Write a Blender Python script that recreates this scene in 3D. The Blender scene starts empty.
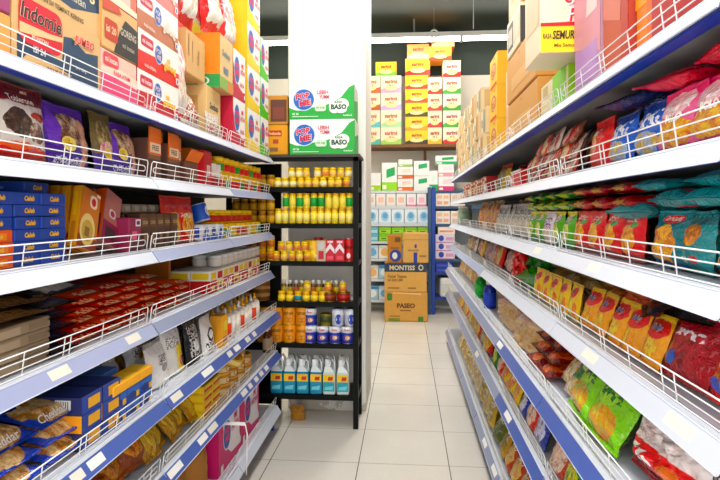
EXPO=0.78; WORLD=1.75; LAMPGLOW=14.0
LAMPS=[(-.2,-1.2,26),(-.2,1.0,15),(-.2,3.0,20),(.1,5.4,26),(.4,7.0,10),(-1.9,5.4,16)]
import bpy, math, random
from mathutils import Vector, Matrix, noise
SC = bpy.context.scene
C = SC.collection
R = math.radians
PI = math.pi
ORD = ['first','second','third','fourth','fifth','sixth','seventh','eighth','ninth','tenth','eleventh','twelfth','thirteenth','fourteenth','fifteenth','sixteenth','seventeenth','eighteenth','nineteenth','twentieth']
ORD += ['twenty-' + o for o in ORD[:9]] + ['thirtieth'] + ['thirty-' + o for o in ORD[:9]]

# ------------------------------------------------------------------ colour / materials
def lin(h):
    if not isinstance(h, str):
        return tuple(h)
    h = h.lstrip('#')
    o = []
    for i in (0, 2, 4):
        c = int(h[i:i+2], 16) / 255
        o.append(c / 12.92 if c <= .04045 else ((c + .055) / 1.055) ** 2.4)
    return tuple(o)

def c4(h, k=1.0):
    r = lin(h); g = .3*r[0] + .59*r[1] + .11*r[2]          # print inks of these packs are strong
    return tuple(max(0, min(1, (g + (x - g) * 1.18) * k)) for x in r) + (1,)

_M = {}
def new_mat(name):
    m = bpy.data.materials.new(name); m.use_nodes = True
    nt = m.node_tree
    return m, nt, nt.nodes['Principled BSDF']

def N(nt, t, **kw):
    n = nt.nodes.new(t)
    for k, v in kw.items():
        setattr(n, k, v)
    return n

def mt(nt, op, a, b=None, clamp=False):
    n = nt.nodes.new('ShaderNodeMath'); n.operation = op; n.use_clamp = clamp
    for i, v in enumerate((a, b)):
        if v is None: continue
        if isinstance(v, (int, float)): n.inputs[i].default_value = v
        else: nt.links.new(v, n.inputs[i])
    return n.outputs[0]

def mix(nt, fac, a, b):
    n = nt.nodes.new('ShaderNodeMix'); n.data_type = 'RGBA'
    for i, v in ((0, fac), (6, a), (7, b)):
        if hasattr(v, 'is_output'): nt.links.new(v, n.inputs[i])
        else: n.inputs[i].default_value = v
    return n.outputs[2]

def noise_tex(nt, scale, vec=None, detail=3, rough=.55):
    n = N(nt, 'ShaderNodeTexNoise'); n.inputs['Scale'].default_value = scale
    n.inputs['Detail'].default_value = detail; n.inputs['Roughness'].default_value = rough
    if vec is not None: nt.links.new(vec, n.inputs['Vector'])
    return n

def paint(col, rough=.45, metal=0, var=.07, scale=18, bump=0.0, kind='paint', coat=0):
    """plain coloured surface with a slight uneven tone"""
    key = (col, rough, metal, var, scale, bump, coat)
    if key in _M: return _M[key]
    m, nt, b = new_mat(kind + '_' + (col if isinstance(col, str) else 'mix').strip('#'))
    tc = N(nt, 'ShaderNodeTexCoord')
    n = noise_tex(nt, scale, tc.outputs['Object'])
    nt.links.new(mix(nt, n.outputs['Fac'], c4(col, 1 - var), c4(col, 1 + var)), b.inputs['Base Color'])
    b.inputs['Roughness'].default_value = rough; b.inputs['Metallic'].default_value = metal
    if coat: b.inputs['Coat Weight'].default_value = coat
    if bump:
        bp = N(nt, 'ShaderNodeBump'); bp.inputs['Strength'].default_value = bump; bp.inputs['Distance'].default_value = .004
        n2 = noise_tex(nt, scale * 4, tc.outputs['Object'])
        nt.links.new(n2.outputs['Fac'], bp.inputs['Height']); nt.links.new(bp.outputs[0], b.inputs['Normal'])
    _M[key] = m
    return m

def card(col):          # printed cardboard
    return paint(col, rough=.5, var=.06, scale=9, bump=.08, kind='card')
def kraft(col='#c8965a'):
    return paint(col, rough=.75, var=.12, scale=14, bump=.15, kind='kraft')
def plastic(col):
    return paint(col, rough=.25, var=.04, scale=12, kind='plastic')
def metal(col):
    return paint(col, rough=.35, metal=.7, var=.05, kind='metal')
def glow(name, col, s):
    m, nt, b = new_mat(name)
    b.inputs['Base Color'].default_value = c4(col)
    b.inputs['Emission Color'].default_value = c4(col); b.inputs['Emission Strength'].default_value = s
    return m

# art layers on flexible packs, in the pack's own UV (u across, v up)
def E(cx, cy, rx, ry, col): return ('E', cx, cy, rx, ry, col)
def Q(cx, cy, hw, hh, col): return ('Q', cx, cy, hw, hh, col)
def F(cx, cy, rx, ry, cols, sc=9): return ('F', cx, cy, rx, ry, cols, sc)
def S(cx, cy, hw, hh, col, su=30, sv=14): return ('S', cx, cy, hw, hh, col, su, sv)

def pack(name, base, layers=(), rough=.24, crinkle=.55, var=.15, csc=9):
    m, nt, b = new_mat('film_' + name)
    uv = N(nt, 'ShaderNodeTexCoord')
    sx = N(nt, 'ShaderNodeSeparateXYZ'); nt.links.new(uv.outputs['UV'], sx.inputs[0])
    inf = N(nt, 'ShaderNodeObjectInfo')
    off = N(nt, 'ShaderNodeVectorMath', operation='ADD')
    sc = N(nt, 'ShaderNodeCombineXYZ')
    nt.links.new(mt(nt, 'MULTIPLY', inf.outputs['Random'], 31.0), sc.inputs[2])
    nt.links.new(uv.outputs['UV'], off.inputs[0]); nt.links.new(sc.outputs[0], off.inputs[1])
    vec = off.outputs[0]
    wob = noise_tex(nt, 7, vec, 2)
    w = mt(nt, 'MULTIPLY', mt(nt, 'SUBTRACT', wob.outputs['Fac'], .5), .09)
    u = mt(nt, 'ADD', sx.outputs[0], w); v = mt(nt, 'ADD', sx.outputs[1], w)
    n0 = noise_tex(nt, 5, vec, 2)
    col = mix(nt, n0.outputs['Fac'], c4(base, 1 - var), c4(base, 1 + var))
    for L in layers:
        k, cx, cy, a, c = L[:5]
        du = mt(nt, 'DIVIDE', mt(nt, 'SUBTRACT', u, cx), a); dv = mt(nt, 'DIVIDE', mt(nt, 'SUBTRACT', v, cy), c)
        if k in 'EF':
            r = mt(nt, 'ADD', mt(nt, 'MULTIPLY', du, du), mt(nt, 'MULTIPLY', dv, dv))
        else:
            r = mt(nt, 'MAXIMUM', mt(nt, 'ABSOLUTE', du), mt(nt, 'ABSOLUTE', dv))
        mask = mt(nt, 'MULTIPLY', mt(nt, 'SUBTRACT', 1.04, r), 14, True)
        if k in 'EQ':
            src = c4(L[5])
        elif k == 'F':
            nn = noise_tex(nt, L[6], vec, 4, .7)
            ramp = N(nt, 'ShaderNodeValToRGB')
            cols = L[5]; el = ramp.color_ramp.elements
            lo, hi = .3, .7
            el[0].position = lo; el[0].color = c4(cols[0]); el[1].position = hi; el[1].color = c4(cols[-1])
            for i, cc in enumerate(cols[1:-1], 1):
                e = el.new(lo + (hi - lo) * i / (len(cols) - 1)); e.color = c4(cc)
            nt.links.new(nn.outputs['Fac'], ramp.inputs[0]); src = ramp.outputs[0]
        else:
            cv = N(nt, 'ShaderNodeCombineXYZ')
            nt.links.new(mt(nt, 'MULTIPLY', sx.outputs[0], L[6]), cv.inputs[0])
            nt.links.new(mt(nt, 'MULTIPLY', sx.outputs[1], L[7]), cv.inputs[1])
            nn = noise_tex(nt, 1.0, cv.outputs[0], 1)
            mask = mt(nt, 'MULTIPLY', mask, mt(nt, 'GREATER_THAN', nn.outputs['Fac'], .5))
            src = c4(L[5])
        col = mix(nt, mask, col, src)
    nt.links.new(col, b.inputs['Base Color'])
    b.inputs['Roughness'].default_value = rough
    b.inputs['Specular IOR Level'].default_value = .6
    bp = N(nt, 'ShaderNodeBump'); bp.inputs['Strength'].default_value = crinkle; bp.inputs['Distance'].default_value = .012
    nb = noise_tex(nt, csc, vec, 3, .6); nt.links.new(nb.outputs['Fac'], bp.inputs['Height'])
    nt.links.new(bp.outputs[0], b.inputs['Normal'])
    return m

# ------------------------------------------------------------------ text outlines
_T = {}
def text_polys(s, shear=0.0, bold=0.0):
    key = (s, shear, bold)
    if key in _T: return _T[key]
    cu = bpy.data.curves.new('lettering', 'FONT'); cu.body = s; cu.size = 1; cu.shear = shear; cu.offset = bold
    cu.resolution_u = 2; cu.fill_mode = 'FRONT' if hasattr(cu, 'fill_mode') else cu.fill_mode
    cu.dimensions = '2D'; cu.fill_mode = 'BOTH'
    o = bpy.data.objects.new('lettering', cu)
    me = bpy.data.meshes.new_from_object(o)
    vs = [(v.co.x, v.co.y) for v in me.vertices]; fs = [tuple(p.vertices) for p in me.polygons]
    bpy.data.objects.remove(o); bpy.data.curves.remove(cu); bpy.data.meshes.remove(me)
    if vs:
        x0 = min(v[0] for v in vs); x1 = max(v[0] for v in vs); y0 = min(v[1] for v in vs); y1 = max(v[1] for v in vs)
        k = 1 / max(1e-6, y1 - y0)
        vs = [((x - (x0 + x1) / 2) * k, (y - (y0 + y1) / 2) * k) for x, y in vs]
        asp = (x1 - x0) * k
    else: asp = 1
    _T[key] = (vs, fs, asp)
    return _T[key]

# ------------------------------------------------------------------ mesh builder
class MB:
    def __init__(s): s.v = []; s.f = []; s.m = []; s.uv = []; s.sm = []; s.mats = []
    def mi(s, m):
        if m not in s.mats: s.mats.append(m)
        return s.mats.index(m)
    def face(s, idx, m, uv=None, smooth=False):
        s.f.append(tuple(idx)); s.m.append(s.mi(m)); s.uv.append(uv or [(0, 0)] * len(idx)); s.sm.append(smooth)
    def add(s, pts): 
        n = len(s.v); s.v += [tuple(p) for p in pts]; return n
    def poly(s, pts, m):
        n = s.add(pts); s.face(range(n, n + len(pts)), m)
    def box(s, x0, x1, y0, y1, z0, z1, m, bev=0.0, faces=None):
        if bev <= 0:
            n = s.add([(x0,y0,z0),(x1,y0,z0),(x1,y1,z0),(x0,y1,z0),(x0,y0,z1),(x1,y0,z1),(x1,y1,z1),(x0,y1,z1)])
            for q in ((0,3,2,1),(4,5,6,7),(0,1,5,4),(1,2,6,5),(2,3,7,6),(3,0,4,7)):
                s.face([n+i for i in q], m, [(0,0),(1,0),(1,1),(0,1)])
            return
        b = min(bev, (x1-x0)*.45, (y1-y0)*.45, (z1-z0)*.45)
        P = {}
        def vid(ix, iy, iz, ax):
            k = (ix, iy, iz, ax)
            if k not in P:
                p = [(x0, x1)[ix], (y0, y1)[iy], (z0, z1)[iz]]
                for a, i in enumerate((ix, iy, iz)):
                    if a != ax: p[a] += b if i == 0 else -b
                P[k] = s.add([p])
            return P[k]
        cyc = ((0,0),(1,0),(1,1),(0,1))
        for ax in range(3):
            for side in (0, 1):
                q = []
                for (a, c) in cyc:
                    t = [0,0,0]; t[ax] = side; t[(ax+1)%3] = a; t[(ax+2)%3] = c
                    q.append(vid(*t, ax))
                if side == 0: q.reverse()
                s.face(q, m, [(0,0),(1,0),(1,1),(0,1)])
        for ax in range(3):
            a1, a2 = (ax+1)%3, (ax+2)%3
            for i in (0,1):
                for j in (0,1):
                    def k(e, ff):
                        t = [0,0,0]; t[ax] = e; t[a1] = i; t[a2] = j
                        return vid(*t, ff)
                    q = [k(0,a1), k(1,a1), k(1,a2), k(0,a2)]
                    if (i + j) % 2 == 1: q.reverse()
                    s.face(q if i != j else q, m)
        for ix in (0,1):
            for iy in (0,1):
                for iz in (0,1):
                    q = [vid(ix,iy,iz,0), vid(ix,iy,iz,1), vid(ix,iy,iz,2)]
                    if (ix+iy+iz) % 2 == 0: q.reverse()
                    s.face(q, m)
    def tube(s, pts, r, m, n=5, closed=False):
        pts = [Vector(p) for p in pts]; rings = []
        L = len(pts)
        for i, p in enumerate(pts):
            a = pts[(i-1) % L] if closed or i > 0 else p
            c = pts[(i+1) % L] if closed or i < L-1 else p
            t = (c - a).normalized()
            up = Vector((0,0,1)) if abs(t.z) < .9 else Vector((1,0,0))
            x = t.cross(up).normalized(); y = x.cross(t)
            rings.append(s.add([p + r*(math.cos(2*PI*k/n)*x + math.sin(2*PI*k/n)*y) for k in range(n)]))
        for i in range(L if closed else L-1):
            a, c = rings[i], rings[(i+1) % L]
            for k in range(n):
                s.face([a+k, a+(k+1)%n, c+(k+1)%n, c+k], m, None, True)
        if not closed:
            s.face([rings[0]+k for k in range(n)][::-1], m); s.face([rings[-1]+k for k in range(n)], m)
    def lathe(s, prof, m, n=16, c=(0,0), sx=1, sy=1, ms=None):
        """prof: (r, z) list from bottom to top"""
        rings = []
        for r, z in prof:
            rings.append(s.add([(c[0]+sx*r*math.cos(2*PI*k/n), c[1]+sy*r*math.sin(2*PI*k/n), z) for k in range(n)]))
        for i in range(len(prof)-1):
            a, b = rings[i], rings[i+1]
            mm = ms[i] if ms else m
            for k in range(n):
                u0 = k/n; u1 = (k+1)/n
                s.face([a+k, a+(k+1)%n, b+(k+1)%n, b+k], mm, [(u0,i/len(prof)),(u1,i/len(prof)),(u1,(i+1)/len(prof)),(u0,(i+1)/len(prof))], True)
        s.face([rings[0]+k for k in range(n)][::-1], ms[0] if ms else m); s.face([rings[-1]+k for k in range(n)], ms[-1] if ms else m)
    def text(s, body, fn, h, m, shear=0, bold=.0, maxw=None):
        """fn(x, y): local text plane to 3D"""
        vs, fs, asp = text_polys(body, shear, bold)
        k = h; kx = h
        if maxw and asp * h > maxw: kx = maxw / asp
        n = s.add([fn(x*kx, y*k) for x, y in vs])
        for f in fs: s.face([n+i for i in f], m)
    def mesh(s, name):
        me = bpy.data.meshes.new(name)
        me.from_pydata(s.v, [], s.f)
        for m in s.mats: me.materials.append(m)
        me.polygons.foreach_set('material_index', s.m); me.polygons.foreach_set('use_smooth', s.sm)
        ul = me.uv_layers.new(name='UVMap')
        flat = []
        for u in s.uv:
            for p in u: flat += [p[0], p[1]]
        ul.data.foreach_set('uv', flat)
        me.update()
        return me

# ------------------------------------------------------------------ objects
def link(name, data, parent=None):
    o = bpy.data.objects.new(name, data); C.objects.link(o)
    if parent is not None: o.parent = parent
    return o
def tag(o, label, cat, group=None):
    o['label'] = label; o['category'] = cat
    if group: o['group'] = group
    return o
def struct(name, mb, parent=None):
    o = link(name, mb.mesh(name), parent)
    if parent is None: o['kind'] = 'structure'
    return o

class Spec:
    """one kind of thing: root mesh (or None for an Empty) and parts [(name, mesh, [(sub name, mesh)])]"""
    def __init__(s, name, cat, mesh=None, parts=(), dims=(0,0,0)):
        s.name, s.cat, s.mesh, s.parts, s.dims = name, cat, mesh, list(parts), dims
_P = []
def settle(sp, M):
    """rest a thing on its shelf: nothing below the board, against the board above, through the fence or the back panel"""
    base, side, front, back, top = _P.pop()
    vs = [v.co for me in ([sp.mesh] if sp.mesh else []) + [p[1] for p in sp.parts] for v in me.vertices]
    for _ in range(2):
        pts = [M @ v for v in vs]
        lo = min(p.z for p in pts); hi = max(p.z for p in pts)
        if lo < base + .0005: M = Matrix.Translation((0, 0, base + .001 - lo)) @ M; hi += base + .001 - lo; lo = base + .001
        if hi > top and hi > lo:
            k = max(.6, (top - lo) / (hi - lo)); c = M.translation.copy(); c.z = lo
            M = Matrix.Translation(c) @ Matrix.Scale(k, 4) @ Matrix.Translation(-c) @ M
    sg = -1 if side == 'L' else 1
    d = [sg * (M @ v).x for v in vs]
    sh = 0
    if min(d) < front + .0145: sh = front + .0145 - min(d)
    elif max(d) > back: sh = max(back - max(d), front + .0145 - min(d))
    if sh: M = Matrix.Translation((sg * sh, 0, 0)) @ M
    return M
def inst(sp, M, label, group=None, cat=None):
    if _P: M = settle(sp, M)
    o = link(sp.name, sp.mesh)
    o.matrix_world = M
    tag(o, label, cat or sp.cat, group)
    for p in sp.parts:
        q = link(p[0], p[1], o)
        for sname, sme in (p[2] if len(p) > 2 else ()):
            link(sname, sme, q)
    return o
# ------------------------------------------------------------------ kinds of goods
def face_fn(f, w, d, h):
    def fn(u, v, k):
        o = .0005 + .0004 * k
        if f == 'F': return (-w/2 + u*w, -o, v*h)
        if f == 'B': return (w/2 - u*w, d + o, v*h)
        if f == 'L': return (-w/2 - o, d*(1-u), v*h)
        if f == 'R': return (w/2 + o, d*u, v*h)
        return (-w/2 + u*w, d*v, h + o)
    fw = {'F': w, 'B': w, 'L': d, 'R': d, 'T': w}[f]; fh = d if f == 'T' else h
    return fn, fw, fh

def draw(mb, arts, w, d, h):
    cnt = {}
    for a in arts:
        kind, f = a[0], a[1]
        k = cnt[f] = cnt.get(f, 0) + 1
        fn, fw, fh = face_fn(f, w, d, h)
        if kind == 'rect':
            u0, v0, u1, v1, col = a[2:7]
            mb.poly([fn(u0,v0,k), fn(u1,v0,k), fn(u1,v1,k), fn(u0,v1,k)], card(col))
        elif kind == 'ell':
            cx, cy, rx, ry, col = a[2:7]; n = 22
            mb.poly([fn(cx+rx*math.cos(2*PI*i/n), cy+ry*math.sin(2*PI*i/n), k) for i in range(n)], card(col))
        elif kind == 'ring':
            cx, cy, rx, ry, t, col = a[2:8]; n = 20
            for i in range(n):
                q = []
                for (j, e) in ((i,1),(i+1,1),(i+1,1-t),(i,1-t)):
                    q.append(fn(cx+rx*e*math.cos(2*PI*j/n), cy+ry*e*math.sin(2*PI*j/n), k))
                mb.poly(q, card(col))
        elif kind == 'poly':
            mb.poly([fn(u, v, k) for u, v in a[2]], card(a[3]))
        elif kind == 'rr':
            u0, v0, u1, v1, r, col = a[2:8]; ru, rv = r / fw, r / fh; pts = []
            for (cx, cy, s0) in ((u1-ru, v0+rv, -90), (u1-ru, v1-rv, 0), (u0+ru, v1-rv, 90), (u0+ru, v0+rv, 180)):
                for i in range(5):
                    t = R(s0 + i*22.5); pts.append((cx+ru*math.cos(t), cy+rv*math.sin(t)))
            mb.poly([fn(u, v, k) for u, v in pts], card(col))
        elif kind == 'txt':
            s, cx, cy, th, col = a[2:7]; o = a[7] if len(a) > 7 else {}
            an = R(o.get('rot', 0)); ca, sa = math.cos(an), math.sin(an)
            def f2(x, y):
                return fn(cx + (x*ca - y*sa)/fw, cy + (x*sa + y*ca)/fh, k)
            mb.text(s, f2, th*fh, card(col), o.get('shear', 0), o.get('bold', .02), o.get('maxw', .9)*fw)

def carton(name, cat, w, d, h, col, arts=(), bev=.004, jit=0, seed=0, tape=None, mat=None):
    mb = MB(); mb.box(-w/2, w/2, 0, d, 0, h, mat or card(col), bev)
    draw(mb, arts, w, d, h)
    parts = []
    if tape:
        t = MB(); tm = paint(tape, rough=.3, kind='tape')
        t.box(-w/2-.001, w/2+.001, d*.42, d*.58, h-.001, h+.0012, tm)
        t.box(-w/2-.0016, -w/2-.0004, d*.42, d*.58, h*.7, h, tm); t.box(w/2+.0004, w/2+.0016, d*.42, d*.58, h*.7, h, tm)
        parts.append(('packing_tape', t.mesh('packing_tape')))
    return Spec(name, cat, mb.mesh(name), parts, (w, d, h))

def sm(x): 
    x = max(0, min(1, x)); return x*x*(3-2*x)

def bag(name, cat, mat, w, h, t, seed=0, seal=None, txt=None, crush=1.0, nx=14, ny=18, taper=0.0, sealh=.06, gusset=False, extra=(), blunt=False, lump=0.0):
    """a filled flexible pack standing up: front art faces -y, x centred, occupies y 0..t"""
    so = Vector((seed*7.31, seed*3.7, seed*1.9))
    if blunt: sealh = .022
    lo, hi = (0.0 if gusset else sealh), 1 - sealh
    def prof(u, v):
        e = 1 - abs(2*u-1)**2.6
        a = sm((v - lo) / (.16 if not gusset else .05)) ** .7 if v < .5 else 1
        b = sm((hi - v) / .34) ** .8 if v > .4 else 1
        if blunt: a = sm((v - lo) / .11 + .02) ** .42 if v < .5 else 1
        if gusset: a = max(a, .75)
        return max(.03, (max(e, 0)**.55) * a * b * (1 - .18*v))
    def surf(u, v, side):
        P = prof(u, v)
        cr = noise.noise(Vector((u*4.5, v*5.5, side*3)) + so) * .17 + noise.noise(Vector((u*10, v*12, side*5)) + so) * .08 + lump * (.35 - abs(noise.noise(Vector((u*8, v*8, side*4)) + so)) * 1.6)
        T = t/2 * max(.02, P * (1 + cr * crush) / (1 + .2 * crush))
        ww = w * (1 - .10*sm(P) - taper*v)
        x = (u-.5) * ww
        z = h * (v - .012*math.sin(u*PI)*(1 if v > .5 else 0)) + .012*h*crush*noise.noise(Vector((u*3, 1.7, v*2)) + so)
        if v <= lo + 1e-6: z = h * v
        return Vector((x + .006*crush*noise.noise(Vector((v*6, .3, u*2)) + so), t/2 - T if side == 0 else t/2 + T, z))
    mb = MB()
    def grid(v0, v1, n, m, mb, onlyseal=False):
        for side in (0, 1):
            idx = {}
            for j in range(n+1):
                for i in range(nx+1):
                    u, v = i/nx, v0 + (v1-v0)*j/n
                    p = surf(u, v, side)
                    if onlyseal:
                        p.y = t/2 + (.0015 if side else -.0015) + .0022*math.sin(v*h*900) + .02*t*math.sin(u*9+seed)
                    idx[i, j] = mb.add([p])
            for j in range(n):
                for i in range(nx):
                    u0, u1 = i/nx, (i+1)/nx; a0 = v0 + (v1-v0)*j/n; a1 = v0 + (v1-v0)*(j+1)/n
                    q = [idx[i,j], idx[i+1,j], idx[i+1,j+1], idx[i,j+1]]; uv = [(u0,a0),(u1,a0),(u1,a1),(u0,a1)]
                    if side: q.reverse(); uv.reverse()
                    mb.face(q, m, uv, True)
    grid(lo, hi, ny, mat, mb)
    if gusset:
        n = mb.add([surf(i/nx, 0, s) for s in (0, 1) for i in range(nx+1)])
        mb.face([n+i for i in range(nx+1)] + [n+2*nx+1-i for i in range(nx+1)], mat)
    for tx in (txt or ()):
        s, cx, cy, th, col = tx[:5]; o = tx[5] if len(tx) > 5 else {}
        an = R(o.get('rot', 0)); ca, sa = math.cos(an), math.sin(an); off = .0016 + o.get('off', 0)
        def f2(x, y):
            u = cx + (x*ca - y*sa)/w; v = cy + (x*sa + y*ca)/h
            p = surf(max(.02, min(.98, u)), max(.02, min(.98, v)), 0); return (p.x, p.y - off, p.z)
        mb.text(s, f2, th*h, card(col), o.get('shear', .15), o.get('bold', .02), o.get('maxw', .9)*w)
    for ex in extra:      # small printed discs: (cx, cy, rx, ry, colour)
        cx, cy, rx, ry, col = ex[:5]; q = []
        for i in range(16):
            p = surf(cx+rx*math.cos(2*PI*i/16), cy+ry*math.sin(2*PI*i/16), 0); q.append((p.x, p.y-.001, p.z))
        c = surf(cx, cy, 0); n = mb.add(q + [(c.x, c.y-.0012, c.z)])
        for i in range(16): mb.face([n+i, n+(i+1)%16, n+16], card(col))
    parts = []
    if seal:
        s1 = MB(); grid(hi, 1.0, 3, seal, s1, True); parts.append(('top_seal', s1.mesh('top_seal')))
        if not gusset:
            s2 = MB(); grid(0, lo, 3, seal, s2, True); parts.append(('bottom_seal', s2.mesh('bottom_seal')))
    return Spec(name, cat, mb.mesh(name), parts, (w, t, h))

def jar(name, cat, r, h, body, lid, label=None, lidh=.2, n=14, sx=1.0, band=None):
    lh = h*lidh; c = (0, r)
    b = MB(); b.lathe([(r*.85,0),(r*.97,.004),(r*.98,h*.08),(r*.98,(h-lh)*.86),(r*.82,h-lh),(r*.8,h-lh+.002)], plastic(body), n, c, sx)
    l = MB(); l.lathe([(r*.86,h-lh),(r*.93,h-lh+.002),(r*.93,h-.003),(r*.86,h)], plastic(lid), n, c, sx)
    parts = [('jar_body', b.mesh('jar_body')), ('lid', l.mesh('lid'))]
    if label:
        g = MB(); g.lathe([(r*.99,h*.12),(r*1.0,h*.121),(r*1.0,(h-lh)*.80),(r*.99,(h-lh)*.801)], label if hasattr(label,'name') else card(label), n, c, sx)
        parts.append(('paper_label', g.mesh('paper_label')))
    return Spec(name, cat, None, parts, (2*r, 2*r, h))

def can(name, cat, r, h, label, rim='#c9b98a', n=18, arts=(), sx=1):
    c = (0, r)
    b = MB(); b.lathe([(r*.97,.003),(r,.006),(r,h-.006),(r*.97,h-.003)], label if hasattr(label,'name') else card(label), n, c, sx)
    for a in arts:     # ('band', z0, z1, col) / ('spot', ang, z, w, h, col) / ('txt', s, z, h, col)
        if a[0] == 'band': b.lathe([(r*1.004,a[1]*h),(r*1.004,a[2]*h)], card(a[3]), n, c, sx)
        elif a[0] == 'spot':
            q = []
            for i in range(14):
                t = 2*PI*i/14; an = R(-90) + a[1] + a[3]*math.cos(t); q.append((c[0]+r*1.012*sx*math.cos(an), c[1]+r*1.012*math.sin(an), (a[2]+a[4]*math.sin(t))*h))
            cc = (c[0]+r*1.014*sx*math.cos(R(-90)+a[1]), c[1]+r*1.014*math.sin(R(-90)+a[1]), a[2]*h); k = b.add(q+[cc])
            for i in range(14): b.face([k+i, k+(i+1)%14, k+14], card(a[5]))
        else:
            def f2(x, y):
                an = R(-90) + x/r; return (c[0]+r*1.02*sx*math.cos(an), c[1]+r*1.02*math.sin(an), a[2]*h+y)
            b.text(a[1], f2, a[3]*h, card(a[4]), 0, .03, 1.7*r)
    t = MB(); t.lathe([(r*.95,h-.004),(r*1.0,h-.003),(r*1.0,h),(r*.93,h),(r*.92,h-.003),(.001,h-.003)], metal(rim), n, c, sx)
    u = MB(); u.lathe([(.001,0),(r*.99,0),(r*1.0,.003),(r*.97,.004)], metal(rim), n, c, sx)
    return Spec(name, cat, None, [('can_body', b.mesh('can_body')), ('top_rim', t.mesh('top_rim')), ('bottom_rim', u.mesh('bottom_rim'))], (2*r, 2*r, h))

def bottle(name, cat, r, h, body, cap, label=None, neck=.35, caph=.12, point=False, n=14, sx=1.0):
    c = (0, r); zs = h*(1-caph)
    b = MB(); b.lathe([(r*.9,0),(r,.005),(r,h*.62),(r*.9,h*.70),(r*neck,h*.80),(r*neck,zs)], plastic(body), n, c, sx)
    l = MB()
    if point: l.lathe([(r*neck*1.25,zs-.004),(r*neck*1.2,zs+h*caph*.35),(r*neck*.5,zs+h*caph*.6),(r*neck*.25,h)], plastic(cap), n, c)
    else: l.lathe([(r*neck*1.25,zs-.008),(r*neck*1.25,h-.002),(r*neck*1.1,h)], plastic(cap), n, c)
    parts = [('bottle_body', b.mesh('bottle_body')), ('cap', l.mesh('cap'))]
    if label:
        g = MB(); g.lathe([(r*1.0,h*.12),(r*1.015,h*.121),(r*1.015,h*.55),(r*1.0,h*.551)], label if hasattr(label,'name') else card(label), n, c, sx)
        parts.append(('paper_label', g.mesh('paper_label')))
    return Spec(name, cat, None, parts, (2*r, 2*r, h))

def jerrycan(name, w, d, h, liquid, shoulder, lab1, lab2):
    b = MB(); pm = plastic(liquid); sp = plastic(shoulder)
    b.box(-w/2, w/2, 0, d, 0, h*.62, pm, .008)
    # sloping shoulders up to the neck
    a = b.add([(-w/2+.004,.004,h*.62),(w/2-.004,.004,h*.62),(w/2-.004,d-.004,h*.62),(-w/2+.004,d-.004,h*.62),(-w*.32,d*.2,h*.76),(w*.05,d*.2,h*.76),(w*.05,d*.8,h*.76),(-w*.32,d*.8,h*.76)])
    for q in ((0,1,5,4),(1,2,6,5),(2,3,7,6),(3,0,4,7),(4,5,6,7)): b.face([a+i for i in q], sp)
    hd = MB(); hd.tube([(-w*.02,d*.5,h*.70),(w*.04,d*.5,h*.88),(w*.2,d*.5,h*.95),(w*.38,d*.5,h*.86),(w*.42,d*.5,h*.60)], .008, plastic('#e8ecec'), 6)
    cp = MB(); cp.lathe([(w*.20,h*.74),(w*.21,h*.76),(w*.21,h*.93),(w*.18,h*.945)], plastic('#f4f6f6'), 12, (-w*.2, d*.5))
    lb = MB(); lb.box(-w*.44, w*.44, -.0015, .0005, h*.36, h*.56, card(lab1)); lb.box(-w*.44, w*.44, -.0015, .0005, h*.1, h*.36, card(lab2))
    lb.poly([(-w*.1,-.0022,h*.40),(w*.3,-.0022,h*.40),(w*.34,-.0022,h*.50),(-w*.05,-.0022,h*.50)], card('#c8402c'))
    lb.poly([(-w*.36,-.0022,h*.14),(w*.3,-.0022,h*.14),(w*.36,-.0022,h*.26),(-w*.3,-.0022,h*.22)], card('#7fd0dc'))
    return Spec(name, 'jerrycan', None, [('bottle_body', b.mesh('bottle_body')), ('carry_handle', hd.mesh('carry_handle')), ('cap', cp.mesh('cap')), ('paper_label', lb.mesh('paper_label'))], (w, d, h))

# ------------------------------------------------------------------ camera model used to size things up
FP, PX, PY, EYE, YAW = 560.0, 406.0, 212.0, 1.45, 4.70
def LY(px, X): return (X*FP/(PX-px) - .0814*X) / .9933      # world Y on the left plane x = -X
def RY(px, X): return (X*FP/(px-PX) + .0814*X) / .9933      # world Y on the right plane x = +X
def XA(px, Y):                                              # world X on a plane facing the camera
    k = (px-PX)/FP; return k*.9933*Y / (1 + .0814*k)
def ZA(py, Y, X=0): return EYE + (PY-py)*(.9933*Y - .0814*X)/FP

rnd = random.Random(11)
def place(side, z, yc, dep, tilt=0.0, yaw=0.0, roll=0.0, t=0.0, lower=False):
    """front bottom centre of a thing on a shelf: dep = distance behind the shelf lip line"""
    X = XL[side][1 if lower else 0] + dep
    lv = LZ if side == 'L' else RZ
    k = max((q for q in range(7) if lv[q] > z - .0005), default=0) if False else [q for q in range(7) if lv[q] <= z + .0005][0]
    _P.clear(); _P.append((z + .0015, side, XL[side][1 if lower else 0], XL[side][0] + .45, lv[k-1] - .040 if k else 9.0))
    z += .0015 + .065 * math.sin(abs(R(roll)))
    if tilt and not t: t = .06
    rz = R(90 if side == 'L' else -90) + R(yaw)
    return (Matrix.Translation((-X if side == 'L' else X, yc, z)) @ Matrix.Rotation(rz, 4, 'Z')
            @ Matrix.Translation((0, 0, t*math.sin(R(tilt)))) @ Matrix.Rotation(R(-tilt), 4, 'X') @ Matrix.Rotation(R(roll), 4, 'Y'))
XL = {'L': (.90, .855), 'R': (.505, .462)}
LZ = [1.81, 1.571, 1.313, 1.057, .79, .527, .16]
RZ = [1.808, 1.569, 1.324, 1.083, .832, .565, .15]
def at(x, y, z, rz=0.0, tilt=0.0, t=0.0):
    return Matrix.Translation((x, y, z)) @ Matrix.Rotation(R(rz), 4, 'Z') @ Matrix.Translation((0,0,t*math.sin(R(tilt)))) @ Matrix.Rotation(R(-tilt), 4, 'X')

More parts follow.
